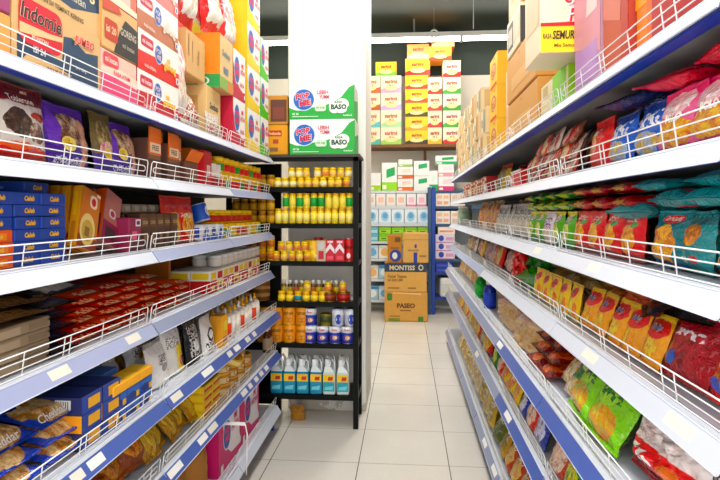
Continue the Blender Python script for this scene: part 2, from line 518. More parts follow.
def pos_words(i, n, end):      # place in a row, counted from the end nearest the lens
    if n == 1: return ''
    return f'{ORD[i]} {end}'
LAY = ['bottom', 'second up', 'third up', 'fourth up', 'fifth up', 'sixth up', 'seventh up', 'eighth up']
DEP = ['front row', 'second row', 'third row', 'fourth row', 'fifth row', 'sixth row', 'seventh row']
def grid(sp, side, z, y0, n, pitch, label, group, dep=.03, rows=1, dpitch=None, layers=1, lpitch=None, tilt=0, lower=False, jy=.003, jyaw=.8, lie=False, skip=(), end='from the near end', roll=0, yaw=0):
    """a block of one kind: n along the shelf, rows deep, layers high"""
    w, d, h = sp[0].dims if isinstance(sp, (list, tuple)) else sp.dims
    out = []
    for r in range(rows):
        for l in range(layers):
            for i in range(n):
                if (i, r, l) in skip: continue
                s = sp[(i + r*2 + l) % len(sp)] if isinstance(sp, (list, tuple)) else sp
                bits = [b for b in (pos_words(i, n, end), DEP[r] if rows > 1 else '', LAY[l] if layers > 1 else '') if b]
                lab = label + (', ' + ', '.join(bits) if bits else '')
                zz = z + l * (lpitch if lpitch else (d if lie else h)+.0008)
                M = place(side, zz, y0 + w/2 + i*pitch + rnd.uniform(-jy, jy), dep + r*(dpitch or ((h if lie else d)+.004)) + rnd.uniform(0, jy),
                          90 if lie else tilt, rnd.uniform(-jyaw, jyaw) + yaw, roll, d, lower)
                out.append(inst(s, M, lab, group))
    return out
# ------------------------------------------------------------------ camera, light, colour management
cam = bpy.data.cameras.new('camera'); cam.sensor_width = 36; cam.lens = FP/720*36
cam.shift_y = -(240-PY)/720; cam.clip_start = .05; cam.clip_end = 60
co = link('camera', cam); co.location = (0, 0, EYE); co.rotation_euler = (R(90), 0, R(YAW))
SC.camera = co
SC.view_settings.view_transform = 'Standard'; SC.view_settings.look = 'None'
SC.view_settings.exposure = EXPO; SC.view_settings.gamma = 1.0; SC.view_settings.use_curve_mapping = False
SC.cycles.max_bounces = 8; SC.cycles.diffuse_bounces = 5
wd = bpy.data.worlds.new('white_fill_world'); SC.world = wd; wd.use_nodes = True  # even white world added as fill, entering by the open end behind the camera
wd.node_tree.nodes['Background'].inputs[0].default_value = (1, .99, .97, 1)
wd.node_tree.nodes['Background'].inputs[1].default_value = WORLD

def area(name, loc, sx, sy, power, rot=(0,0,0), col=(1,.985,.95)):
    l = bpy.data.lights.new(name, 'AREA'); l.shape = 'RECTANGLE'; l.size = sx; l.size_y = sy; l.energy = power; l.color = col
    o = link(name, l); o.location = loc; o.rotation_euler = rot; return o
for i, (x, y, p) in enumerate(LAMPS):
    area('ceiling_lamp_light', (x, y, 3.62), .30, 1.5, p)

# ------------------------------------------------------------------ the shop itself
def tile_floor():
    m, nt, b = new_mat('floor_tiles')
    tc = N(nt, 'ShaderNodeTexCoord'); sp = N(nt, 'ShaderNodeSeparateXYZ'); nt.links.new(tc.outputs['Object'], sp.inputs[0])
    def joint(s, off, size):
        f = mt(nt, 'FRACT', mt(nt, 'DIVIDE', mt(nt, 'ADD', s, off), size))
        d = mt(nt, 'MULTIPLY', mt(nt, 'MINIMUM', f, mt(nt, 'SUBTRACT', 1.0, f)), size)
        return mt(nt, 'LESS_THAN', d, .0027)
    jx = joint(sp.outputs[0], -.245 + 5.18, .518); jy = joint(sp.outputs[1], -3.226 + 10, .5)
    j = mt(nt, 'MAXIMUM', jx, mt(nt, 'MULTIPLY', jy, .65))
    n1 = noise_tex(nt, 2.2, tc.outputs['Object'], 4); n2 = noise_tex(nt, 40, tc.outputs['Object'], 3)
    a = mix(nt, n1.outputs['Fac'], c4('#ded8cd'), c4('#efebe3'))
    a = mix(nt, mt(nt, 'MULTIPLY', n2.outputs['Fac'], .25), a, c4('#c8bfb0'))
    nt.links.new(mix(nt, j, a, c4('#6d655b')), b.inputs['Base Color'])
    b.inputs['Roughness'].default_value = .22
    rr = mt(nt, 'ADD', mt(nt, 'MULTIPLY', n1.outputs['Fac'], .15), .14); nt.links.new(rr, b.inputs['Roughness'])
    return m
fl = MB(); fl.box(-2.6, 3.2, -.6, 8.6, -.06, 0, tile_floor()); struct('floor', fl)
dark = paint('#2a3630', rough=.6, var=.25, scale=1.3, kind='ceiling')
ce = MB(); ce.box(-2.6, 3.2, -.6, 8.6, 4.10, 4.16, dark); struct('ceiling', ce)
wm = paint('#e4ded2', rough=.8, var=.05, scale=3, kind='wall')
wl = MB(); wl.box(-2.6, 3.2, 8.5, 8.6, 0, 3.5, wm); struct('wall_back', wl)
wl = MB(); wl.box(-2.6, 3.2, 8.495, 8.6, 3.5, 4.10, dark); struct('wall_back_upper', wl)
wl = MB(); wl.box(-2.7, -2.6, -.6, 8.6, 0, 4.10, wm); struct('wall_left', wl)
wl = MB(); wl.box(3.2, 3.3, -.6, 8.6, 0, 4.10, wm); struct('wall_right', wl)
def pillar_mat():
    m, nt, b = new_mat('pillar_plaster')
    tc = N(nt, 'ShaderNodeTexCoord'); sp = N(nt, 'ShaderNodeSeparateXYZ'); nt.links.new(tc.outputs['Object'], sp.inputs[0])
    n = noise_tex(nt, 5, tc.outputs['Object'], 5, .7); n2 = noise_tex(nt, 1.5, tc.outputs['Object'], 3)
    low = mt(nt, 'MULTIPLY', mt(nt, 'SUBTRACT', .35, sp.outputs[2]), 2.2, True)     # scuffs and grime kicked onto the foot of the pillar
    d = mt(nt, 'MULTIPLY', low, mt(nt, 'GREATER_THAN', n.outputs['Fac'], .5))
    a = mix(nt, n2.outputs['Fac'], c4('#efece4'), c4('#f8f6f0'))
    nt.links.new(mix(nt, mt(nt, 'MULTIPLY', d, .75), a, c4('#a5916c')), b.inputs['Base Color'])
    b.inputs['Roughness'].default_value = .7
    return m
pl = MB(); pl.box(-.865, -.29, 4.06, 4.66, 0, 4.10, pillar_mat(), .006); struct('pillar', pl)
tr = MB(); tr.box(-2.6, 3.2, 8.45, 8.495, 4.05, 4.10, paint('#8d938c', rough=.5)); struct('trim_1', tr)

XA0 = XA
# strip lamp under the dark ceiling
o = link('ceiling_tube_lamp', None); o.location = (0, 7.72, 3.80); tag(o, 'long white fluorescent tube lamp hanging under the dark ceiling at the back', 'lamp')
b = MB(); b.box(-2.2, 2.1, -.05, .05, .035, .10, paint('#e8e8e4', rough=.4)); link('lamp_housing', b.mesh('lamp_housing'), o)
gm = glow('lamp_tube_light', '#fffaf0', LAMPGLOW)
for x0, x1 in ((-2.18, -.75), (-.72, .74), (.76, 2.08)):
    b = MB(); b.tube([(x0, -.02, .008), (x1, -.02, .008)], .030, gm, 10); link('tube', b.mesh('tube'), o)
for x0 in (-1.4, .1, 1.4):
    b = MB(); b.box(x0, x0+.02, -.01, .01, .10, .30, paint('#8a908a')); link('ceiling_rod', b.mesh('ceiling_rod'), o)
b = MB(); b.box(.73, .77, -.052, .03, -.03, .035, paint('#c9c9c4')); link('tube_holder', b.mesh('tube_holder'), o)
# ring and wire hanging near it
o = link('hanging_ring', None); o.location = (XA0(434, 7.3), 7.3, 3.755); tag(o, 'small white hanging ring beside the tube lamp under the dark ceiling', 'ring')
b = MB(); b.tube([(.05*math.cos(2*PI*i/20), 0, .05*math.sin(2*PI*i/20)) for i in range(20)], .010, paint('#e6e8e4', rough=.4), 8, True); link('ring', b.mesh('ring'), o)
b = MB(); b.tube([(0, 0, .05), (0, 0, .344)], .0025, paint('#9aa09a')); link('hanging_cord', b.mesh('hanging_cord'), o)
b = MB(); b.tube([(.77, 6.5, 3.55), (.77, 6.5, 4.10)], .006, paint('#aab0aa')); tag(link('hanging_wire', b.mesh('hanging_wire')), 'thin pale hanging wire dropping from the dark ceiling above the right shelves', 'wire')

# ------------------------------------------------------------------ gondola shelving
white = paint('#d3d8e2', rough=.35, var=.03, scale=6, kind='shelf_enamel')
lav_sheen = paint('#a4abca', rough=.3, var=.05, scale=6, kind='shelf_enamel')  # glossy blue strip plastic with its grazing light reflection put into the colour
grey_sheen = paint('#8d96b2', rough=.3, var=.05, scale=6, kind='shelf_enamel')  # greyer strip blue, the grazing reflection again mixed into the colour
blue = paint('#2c4aa4', rough=.35, var=.06, scale=6, kind='shelf_enamel')
strip_blue = paint('#4d63a8', rough=.3, var=.06, scale=6, kind='price_strip')
under_blue = paint('#1f3da0', rough=.4, var=.05, kind='shelf_enamel')
under_grey = paint('#7b7e7b', rough=.55, var=.08, kind='shelf_underside')
wire = paint('#f2f3f0', rough=.3, var=.02, kind='wire_white')
cream = paint('#eae5d8', rough=.6, var=.04, kind='price_tag'); whit = paint('#f6f4ee', rough=.6, kind='price_tag')
backm = paint('#2c2d30', rough=.8, var=.12, kind='back_panel')
for _m in (backm, under_grey): _m.node_tree.nodes['Principled BSDF'].inputs['Specular IOR Level'].default_value = .2
JO = [.16, 1.04, 1.92, 2.80, 3.68, 4.56, 5.44, 6.32]
JS = {'L': JO, 'R': [.02, .90] + JO[2:]}

def shelf_meshes(depth, L, stripmat, base=False):
    """local: x along the aisle 0..L, y into the shelf from the lip line, z down from the top surface"""
    s = MB(); s.box(.002, L-.002, .004, depth, -.028, -.002, under_grey); s.box(.003, L-.003, .006, depth-.001, -.002, 0, white)
    s.box(.002, L-.002, -.001, .018, -.026, .0012, white)          # white nose
    s.box(.004, L-.004, .0, .032, -.0345, -.028, under_blue)
    p = MB()
    n = p.add([(.004,-.0015,-.002),(L-.006,-.0015,-.002),(L-.006,-.029,-.040),(.004,-.029,-.040),(.004,.001,-.004),(L-.006,.001,-.004),(L-.006,-.026,-.042),(.004,-.026,-.042)])
    for q in ((0,3,2,1),(4,5,6,7),(0,1,5,4),(2,3,7,6),(1,2,6,5),(0,4,7,3)): p.face([n+i for i in q], stripmat)
    p.tube([(.004,-.029,-.0405),(L-.006,-.029,-.0405)], .0016, white, 5); p.tube([(.004,-.002,-.0015),(L-.006,-.002,-.0015)], .0018, white, 5)
    return s.mesh('shelf'), p.mesh('price_strip')
def fence_mesh(L):
    f = MB(); r = .0016; y = .012
    def yy(z): return y - z*.13
    zs = (.021, .040, .060)
    a, c = .012, L-.014
    f.tube([(a, y, .001), (a+.002, yy(.05), .052), (a+.010, yy(.06), .060), (c-.010, yy(.06), .060), (c-.002, yy(.05), .052), (c, y, .001)], r*1.15, wire, 5)
    f.tube([(a+.03, yy(.021), .021), (a+.02, yy(.03), .025), (a+.018, yy(.03), .031), (a+.02, yy(.036), .036), (a+.03, yy(.04), .040), (c-.03, yy(.04), .040), (c-.02, yy(.036), .036), (c-.018, yy(.03), .031), (c-.02, yy(.03), .025), (c-.03, yy(.021), .021)], r, wire, 5, True)
    f.tube([(a, y, .004), (c, y, .004)], r, wire, 5)
    for x in (.055, .225, .385, .412, .575, .745, .80):
        if x < L - .03: f.tube([(x, y+.002, .001), (x, yy(.06)+.002, .060)], r, wire, 5)
    return f.mesh('wire_fence')
_FM = {}
def FMs(L):
    k = round(L, 3)
    if k not in _FM: _FM[k] = fence_mesh(L)
    return _FM[k]
def tagmesh(x0, w, m):
    t = MB(); k = [(-.0045,-.008),(-.0255,-.0375)]; o = .0016
    n = t.add([(x0,k[0][0]-o,k[0][1]),(x0+w,k[0][0]-o,k[0][1]),(x0+w,k[1][0]-o,k[1][1]),(x0,k[1][0]-o,k[1][1]),(x0,k[0][0]+.0004,k[0][1]),(x0+w,k[0][0]+.0004,k[0][1]),(x0+w,k[1][0]+.0004,k[1][1]),(x0,k[1][0]+.0004,k[1][1])])
    for q in ((0,3,2,1),(4,5,6,7),(0,1,5,4),(1,2,6,5),(2,3,7,6),(3,0,4,7)): t.face([n+i for i in q], m)
    return t.mesh('price_tag')

def strip_mat(side, lvl, bay):
    if side == 'L':
        return [white, white, (white if bay < 2 else lav_sheen), (lav_sheen if bay < 2 else grey_sheen), strip_blue, strip_blue, white][lvl] if not (lvl == 1 and bay > 2) else lav_sheen
    return [white, white, white, (white if bay < 4 else lav_sheen), (strip_blue if bay < 3 else grey_sheen), (strip_blue if bay < 3 else grey_sheen), grey_sheen][lvl]
TAGS = {('L',1):[(41,54)], ('L',3):[(50,70),(127,140)], ('L',4):[(72,84),(89,104),(172,182),(203,216),(228,232),(236,241),(246,250),(253,256)],
        ('L',5):[(169,182),(199,207),(209,217),(242,247),(249,252),(255,258),(260,263),(265,268)],
        ('R',2):[(588,599),(705,722),(534,540)], ('R',3):[(583,596),(665,693)], ('R',4):[(497,501)], ('R',5):[(505,512),(474,477)], ('R',6):[(483,486),(492,496)]}
def make_bay(side, k, label, end_cap):
    y0, y1 = JS[side][k], JS[side][k+1]; L = y1 - y0; zs = LZ if side == 'L' else RZ
    xu, xl = XL[side]; xb = xu + .46
    o = link('gondola_shelving', None); sg = -1 if side == 'L' else 1
    o.location = (0, 0, 0); tag(o, label, 'shelving', 'left gondola bays' if side == 'L' else 'right gondola bays')
    b = MB(); b.box(sg*xb-.006, sg*xb+.006, y0+.002, y1-.002, .02, 2.02, backm); link('back_panel', b.mesh('back_panel'), o)
    for yy in ((y0+.003, y1-.033) if end_cap else (y0+.003,)):
        b = MB(); xa = xb+.007
        b.box(min(sg*xa, sg*(xb+.05)), max(sg*xa, sg*(xb+.05)), yy, yy+.03, 0, 2.05, blue); link('upright', b.mesh('upright'), o)
        f = MB(); x1 = xl + .02
        f.box(min(sg*x1, sg*xb), max(sg*x1, sg*xb), yy, yy+.03, 0.0, zs[6]-.036, blue); link('foot', f.mesh('foot'), o)
    for lvl, z in enumerate(zs):
        x = xl if lvl >= 4 else xu
        s, p = shelf_meshes(xb - x - .008, L, strip_mat(side, lvl, k), lvl == 6)
        if side == 'L': M = Matrix.Translation((-x, y0, z)) @ Matrix.Rotation(R(90), 4, 'Z')
        else: M = Matrix.Translation((x, y1, z)) @ Matrix.Rotation(R(-90), 4, 'Z')
        q = link('shelf', s, o); q.matrix_world = M
        link('price_strip', p, q); link('wire_fence', FMs(L), q)
        for (a, c) in TAGS.get((side, lvl), ()):
            fx = x - .015
            ya, yc = (LY(a, fx), LY(c, fx)) if side == 'L' else (RY(c, fx), RY(a, fx))
            if y0 <= (ya+yc)/2 < y1:
                lx = ya - y0 if side == 'L' else y1 - yc
                link('price_tag', tagmesh(max(.01, min(L-.02-(yc-ya), lx)), min(.12, yc-ya), cream if (lvl + a) % 3 else whit), q)
WHERE = ['cut off by the picture edge', 'second from the camera', 'third from the camera', 'fourth from the camera', 'fifth from the camera', 'sixth from the camera', 'farthest from the camera']
WL = ['cut off by the picture edge', 'second from the camera', 'third from the camera', 'last before the black rack']
for k in range(0, 4): make_bay('L', k, 'gondola shelf bay on the left, ' + WL[k], k == 3)
for k in range(0, 7): make_bay('R', k, 'gondola shelf bay on the right, ' + WHERE[k], k == 6)
# ================================================================== LEFT SHELVES
def span(a, b, X): return LY(a, X), LY(b, X) - LY(a, X)
NEAR = 'from the near end'
# ---- top shelf: cartons of noodles
TAN = '#dcb784'
def cup_art(main, f='F', side=None, second=None, words=(('MI', 'INSTAN')), small='RASA', big='BASO'):
    a = [('rect', f, 0, 0, 1, 1, '#f7f5ee'),
         ('poly', f, [(0,0),(1,0),(1,.92),(.9,.62),(.78,.46),(.55,.36),(.25,.30),(0,.20)], main),
         ('ell', f, .24, .60, .165, .30, '#dfe6f0'), ('ell', f, .24, .60, .150, .275, '#2b5fb0'),
         ('txt', f, 'POP', .235, .70, .17, '#f6f2ee', {'bold': .07, 'rot': 8}), ('txt', f, 'POP', .235, .70, .15, '#c8283a', {'bold': .03, 'rot': 8}),
         ('txt', f, 'MIE', .255, .53, .17, '#f6f2ee', {'bold': .07, 'rot': 8}), ('txt', f, 'MIE', .255, .53, .15, '#c8283a', {'bold': .03, 'rot': 8})]
    return a
pop_end = {}
def cup_end(main, name='cup_noodle_carton', w=.28, d=.42, h=.25, endcol=None):
    f = 'F'
    a = [('rect', f, 0, 0, 1, 1, '#f6f4ee'), ('poly', f, [(0,0),(1,0),(1,.22),(.8,.2),(.5,.26),(.2,.42),(0,.72)], main),
         ('ell', f, .30, .60, .23, .30, '#cfdcec'), ('ell', f, .30, .60, .205, .27, '#2f62b2'),
         ('txt', f, 'POP', .30, .69, .13, '#e8404c', {'bold': .04, 'maxw': .3}), ('txt', f, 'MIE', .31, .54, .13, '#e8404c', {'bold': .04, 'maxw': .3}),
         ('txt', f, 'MI', .74, .76, .11, '#d0324a', {'bold': .03}), ('txt', f, 'INSTAN', .76, .62, .10, '#d0324a', {'bold': .03, 'maxw': .36}),
         ('txt', f, 'RASA', .72, .34, .09, '#c83a4a', {'bold': .03, 'maxw': .36}), ('rect', f, .86, .06, .95, .15, '#f4f4f0')]
    a += [('rect', 'L', 0, 0, 1, 1, endcol or main), ('rect', 'L', .3, .3, .7, .7, '#f2efe6')]
    return carton(name, 'carton', w, d, h, main, a)
def jumbo(name, w, d, h, upper):
    f = 'F'
    a = [('rect', f, 0, 0, 1, 1, TAN)]
    if not upper:
        a += [('poly', f, [(.03,.02),(.97,.02),(.97,.66),(.80,.60),(.62,.74),(.52,.70),(.5,.28),(.03,.42)], '#23415c'),
              ('poly', f, [(.05,.0),(.5,.0),(.62,.10),(.3,.17),(.12,.15)], TAN),
              ('rr', f, .04, .32, .50, 1.0, .03, '#cf3040'), ('poly', f, [(.05,.44),(.5,.58),(.5,.66),(.36,.62),(.05,.60)], '#e8c898'),
              ('txt', f, 'Indomie', .27, .80, .25, '#f2e2c4', {'shear': .2, 'bold': .03, 'maxw': .44}), ('txt', f, 'Indomie', .27, .80, .24, '#231f2a', {'shear': .2, 'bold': .015, 'maxw': .43}),
              ('txt', f, 'MI INSTAN', .25, .45, .06, '#f4dcc0', {'maxw': .3}),
              ('txt', f, 'JUMBO', .77, .74, .19, '#f4ece0', {'shear': .15, 'bold': .07, 'maxw': .42}), ('txt', f, 'JUMBO', .77, .74, .18, '#d8382c', {'shear': .15, 'bold': .03, 'maxw': .41}),
              ('txt', f, 'ISI 24', .24, .27, .10, '#dfe8ee', {'bold': .02, 'maxw': .2}), ('txt', f, '24 x 120 g', .72, .26, .07, '#cfd8de', {'maxw': .3}),
              ('txt', f, 'RASA MI GORENG', .45, .06, .055, '#3a3028', {'maxw': .4})]
    else:
        a += [('poly', f, [(.12,.30),(.6,.22),(.97,.40),(.97,1),(.10,1)], '#22405c'),
              ('txt', f, 'goreng', .68, .60, .24, '#e8dcae', {'shear': .15, 'bold': .02, 'maxw': .6}), ('txt', f, 'mi instan', .62, .40, .12, '#c8c4b0', {'maxw': .4}),
              ('txt', f, 'SIMPAN DI TEMPAT KERING', .45, .12, .07, '#5a4630', {'maxw': .7})]
    a += [('rect', 'L', .1, .1, .9, .9, '#c99f68'), ('rect', 'L', .2, .3, .8, .55, '#b03a40')]
    return carton(name, 'carton', w, d, h, TAN, a)
z1 = LZ[0]
y0, w = span(15, 101, .925); lowj = jumbo('noodle_carton', w, .26, .165, False)
inst(lowj, place('L', z1, y0+w/2, .03), 'tan and navy noodle carton with big red badge on the left top shelf')
upj = jumbo('noodle_carton', w, .26, .19, True)
inst(upj, place('L', z1+.166, y0+w/2+.015, .035), 'tan and navy noodle carton lying on the red badge carton')
inst(jumbo('noodle_carton', w, .26, .19, True), place('L', z1+.358, y0+w/2+.01, .04), 'topmost tan and navy carton above the red badge carton, near picture top')
y0, w = span(-70, 13, .925)
s = carton('plain_carton', 'carton', w, .26, .10, '#e0a868', [('rect','F',.1,.3,.6,.6,'#d08848')])
inst(s, place('L', z1, y0+w/2, .03), 'orange tan carton at the left picture edge, behind the wire fence')
s = carton('noodle_carton', 'carton', w, .26, .17, '#9c4670', [('rect','F',.05,.1,.8,.5,'#b05a80')])
inst(s, place('L', z1+.102, y0+w/2, .03), 'purple carton on the orange tan carton at the left picture edge')
# pink, black and red cartons in the next stack
y0, w = span(102, 138, .925)
s = carton('noodle_carton', 'carton', w, .26, .145, '#f0c8b8', [('rect','F',0,.0,1,.5,'#e0567e'),('poly','F',[(0,.5),(1,.4),(1,.62),(.5,.7),(0,.6)],'#f4dcc8'),('rr','F',.06,.66,.46,.94,.012,'#d8505c'),('txt','F','mi instan',.26,.80,.12,'#f6e8d8',{'maxw':.32}),('txt','F','RASA AYAM',.55,.56,.10,'#d8486a',{'maxw':.7}),('rect','L',0,0,1,1,'#d8a888')])
inst(s, place('L', z1, y0+w/2, .03), 'pink and cream noodle carton at the bottom, right of the red badge carton')
s = carton('noodle_carton', 'carton', w, .26, .155, '#e0b480', [('poly','F',[(.3,.0),(1,.0),(1,.72),(.62,.8),(.46,.5)],'#22201f'),('rr','F',.06,.2,.4,.62,.01,'#c0442c'),('txt','F','isi 20',.23,.42,.15,'#f0d8b0',{'maxw':.26}),('txt','F','GORENG',.70,.52,.16,'#cfc4b0',{'maxw':.46}),('txt','F','mi instan',.70,.24,.10,'#b8ae9c',{'maxw':.4}),('poly','F',[(0,.75),(.5,.85),(.4,1),(0,1)],'#c8503c'),('rect','L',0,0,1,1,'#c8935c')])
inst(s, place('L', z1+.147, y0+w/2+.004, .028), 'tan and black noodle carton on the pink and cream carton')
s = carton('noodle_carton', 'carton', w, .26, .16, '#e87868', [('rect','F',.4,.1,.8,.6,'#f4c8b8'),('poly','F',[(0,.0),(1,.0),(1,.12),(0,.2)],'#f0e0c8')])
inst(s, place('L', z1+.304, y0+w/2, .03), 'salmon red noodle carton on the tan and black carton')
s = carton('noodle_carton', 'carton', w+.02, .26, .15, '#d8a06c', [('rect','F',.3,.2,.9,.7,'#c84838')])
inst(s, place('L', z1+.466, y0+w/2, .03), 'tan carton with red print on the salmon red carton')
# red and white cup noodle cartons
y0, w = span(139.5, 180, .925)
def cup_long(main, goreng='#f0c020', h=.142):
    f = 'F'
    a = [('rect', f, 0,0,1,1,'#f6f3ec'), ('poly', f, [(0,0),(1,0),(1,.42),(.72,.40),(.4,.50),(0,.46)], main),
         ('rr', f, .06,.62,.34,.88,.01,'#c83a50'), ('txt', f,'mi instan',.20,.75,.12,'#f6e4e0',{'maxw':.22}),
         ('ell', f, .46,.62,.095,.26,'#d8e2ee'), ('ell', f, .46,.62,.085,.235,'#2f62b2'), ('txt', f,'POP',.46,.70,.13,'#f0d8d8',{'maxw':.12}), ('txt', f,'MIE',.46,.54,.13,'#f0d8d8',{'maxw':.12}),
         ('txt', f,'mi',.70,.60,.16,goreng,{'bold':.05}), ('txt', f,'goreng',.74,.38,.22,goreng,{'bold':.05,'maxw':.4}), ('rect', f,.90,.08,.97,.26,'#f0efe8'), ('rect', f,.92,.11,.95,.22,'#3050a0'),
         ('txt', f,'RASA SPESIAL',.25,.14,.08,'#f6dcd4',{'maxw':.4}), ('rect','L',0,0,1,1,main), ('rect','L',.2,.3,.8,.7,'#f2e4da')]
    return carton('cup_noodle_carton', 'carton', w, .30, h, main, a)
for i, (m, nm) in enumerate((('#c01c3c', 'crimson and white cup noodle carton, lowest of the stack before the white sacks'), ('#dc3c38', 'red and white mi goreng cup carton, second of the stack before the sacks'),
                             ('#c07a5c', 'brown and white cup noodle carton, third of the stack before the sacks'), ('#e48a84', 'pale red cup noodle carton, topmost before the white sacks'))):
    inst(cup_long(m, '#f0c020' if i < 2 else '#e8dccc'), place('L', z1+i*.1435, y0+w/2+rnd.uniform(-.005,.005), .03+rnd.uniform(0,.008)), nm)
# white cracker sacks with red print
sack = pack('cracker_sack', '#f1ece3', [Q(.5,.06,.6,.07,'#d81f2c'), Q(.04,.5,.05,.5,'#dd2230'), S(.45,.62,.4,.25,'#e8a0a0',26,10), S(.6,.3,.3,.1,'#d6c0a0',30,12), Q(.97,.5,.035,.5,'#e3606a')], rough=.3, crinkle=.9)
sack2 = pack('clear_sack', '#ece6da', [S(.5,.5,.45,.4,'#b8a890',20,16), S(.4,.3,.4,.2,'#a03030',26,18)], rough=.25, crinkle=1.0)
y0, w = span(177, 194, .93)
sk = bag('cracker_sack', 'sack', sack, .19, .50, .15, 3, sack, crush=1.6)
inst(sk, place('L', z1, LY(187,.93), .016, 4), 'tall white cracker sack with red edges right of the red cartons', 'white cracker sacks')
sk2 = bag('cracker_sack', 'sack', sack, .22, .42, .16, 5, sack, crush=1.6)
inst(sk2, place('L', z1+.515, LY(186,.93), .02, 4), 'white cracker sack with red trim on the tall cracker sack', 'white cracker sacks')
sk3 = bag('cracker_sack', 'sack', sack, .42, .42, .2, 8, sack, crush=1.6)
inst(bag('cracker_sack', 'sack', sack, .20, .5, .18, 8, sack, crush=1.6), place('L', z1+.467, LY(203,.93), .03, 6), 'white cracker sack lying above the plain tan carton', 'white cracker sacks')
inst(bag('cracker_sack', 'sack', sack, .22, .45, .18, 9, sack, crush=1.6), place('L', z1+.545, LY(226,.93), .03, 5), 'white cracker sack above the orange ended carton', 'white cracker sacks')
inst(bag('cracker_sack', 'sack', sack, .20, .40, .18, 10, sack, crush=1.6), place('L', z1+.53, LY(239.5,.93), .03, 3), 'white cracker sack above the red cup noodle cartons', 'white cracker sacks')
inst(bag('clear_sack', 'sack', sack2, .22, .24, .11, 12, None, crush=2.0), place('L', z1, LY(203,.92), .02, 22, t=.11), 'crumpled clear plastic sack leaning on the wire fence of top shelf')
inst(bag('clear_sack', 'sack', sack2, .20, .13, .04, 13, None, crush=2.0), place('L', z1, LY(219,.92), .02, 8, t=.04), 'low crumpled clear plastic sack before the lettered tan cartons')
# tan cartons
y0, w = LY(196,1.07), .30
s = carton('soup_carton', 'carton', .205, .22, .262, '#e0bd88', [('txt','F','Sedaap',.5,.62,.17,'#3c4a4a',{'shear':.15,'bold':.03}),('rect','F',.28,.2,.74,.36,'#3f4a5c'),('txt','F','mie instan',.51,.28,.06,'#d8d0b8',{'maxw':.36}),('rect','L',.2,.2,.8,.8,'#cda066')])
inst(s, place('L', z1, LY(196,.93)+.11, .17), 'tan lettered carton behind the crumpled clear sack')
inst(s, place('L', z1, LY(212,.93)+.14, .07), 'tan lettered carton on the shelf next to the red cup noodle carton')
s = carton('plain_carton', 'carton', .235, .30, .20, '#d8b07c', [('rect','F',.1,.4,.14,.9,'#8a5a38'),('rect','F',.3,.3,.33,.8,'#a8744c'),('txt','F','Sedaap',.62,.5,.2,'#b08858',{'rot':90,'maxw':.3}),('rect','L',0,0,1,1,'#d6ae7c')], tape='#caa070')
inst(s, place('L', z1+.265, LY(197,.93)+.118, .08), 'plain tan carton between the white sacks and the orange ended carton')
s = carton('snack_carton', 'carton', .21, .30, .275, '#dfc08e', [('rect','F',0,0,1,.22,'#8fae5c'),('poly','F',[(.55,0),(1,0),(1,.2),(.6,.2)],'#d88850'),('txt','F','Sedaap',.45,.66,.16,'#7d8a8c',{'shear':.15,'bold':.03,'maxw':.6}),('rect','F',.25,.3,.6,.42,'#68788c'),
      ('rect','L',0,.24,1,1,'#e8902c'),('rect','L',0,0,1,.24,'#3f9a58'),('ring','L',.5,.42,.25,.14,.3,'#b85820'),('ring','L',.5,.72,.25,.12,.3,'#c86a24'),('ring','L',.3,.12,.12,.08,.3,'#d8ecd8'),('ring','L',.7,.12,.12,.08,.3,'#d8ecd8')])
inst(s, place('L', z1+.265, LY(220,.93)+.105, .03), 'tan snack carton with orange and green end, overhanging the lettered cartons')
# stacks of cup noodle cartons up to the rack
red_e = cup_end('#c02a44', w=.222, h=.262); red_l = None
yb = LY(233,.93)
inst(red_e, place('L', z1, yb+.111, .03, yaw=0), 'red and white cup noodle carton on the shelf beside the yellow stack')
inst(red_e, place('L', z1+.264, yb+.111, .035), 'red and white cup noodle carton, second up beside the yellow stack')
yel = cup_end('#f2d21c', w=.285, h=.252, endcol='#e8c818')
yb = LY(246.5,.93)
for i in range(4): inst(yel, place('L', z1+i*.2535, yb+.145+rnd.uniform(-.002,.002), .028), 'yellow cup noodle carton, ' + ['lowest', 'second up', 'third up', 'topmost'][i] + ' of its stack', 'yellow cup noodle cartons')
grn = cup_end('#5fc02c', w=.21, h=.252, endcol='#55b428')
yb = yb + .293
for i in range(3): inst(grn, place('L', z1+i*.2535, yb+.1125, .028), 'green cup noodle carton, ' + ['lowest', 'middle one', 'topmost'][i] + ' of the last left stack', 'green cup noodle cartons')

# ---- second shelf: pouches, brown boxes, yellow jars
z2 = LZ[1]
choc = pack('choc_pouch', '#7a1a20', [Q(.5,.46,.46,.30,'#d9d2c8'), Q(.5,.90,.5,.09,'#581018'), E(.5,.08,.7,.13,'#c83020'), Q(.5,.03,.6,.05,'#8e1620'), F(.36,.50,.24,.20,['#1c1210','#3a2420','#7a6a60'],6), F(.72,.40,.18,.14,['#3a2018','#7a5040','#e0d0c0'],8), E(.78,.62,.18,.06,'#b03a28'), E(.35,.2,.3,.05,'#e06030')], rough=.2)
y0, w = span(-2, 52, .95)
sp = bag('chocolate_pouch', 'pouch', choc, w+.012, .215, .07, 21, choc, [('Toblerone', .5, .82, .085, '#efe6dc', {'shear':0,'bold':.01,'maxw':.86}), ('MINIS', .62, .93, .04, '#e8c0b0', {'shear':0})], gusset=True)
inst(sp, place('L', z2, y0+w/2, .035, 4), 'big maroon and white chocolate pouch at left on the second shelf')
inst(sp, place('L', z2, y0+w/2-.2, .035, 4), 'maroon and white chocolate pouch cut off by the left picture edge')
for i in range(1, 3): inst(sp, place('L', z2, y0+w/2+.004, .035+.075*i, 4), f'maroon and white chocolate pouch standing {ORD[i]} in line behind the big one')
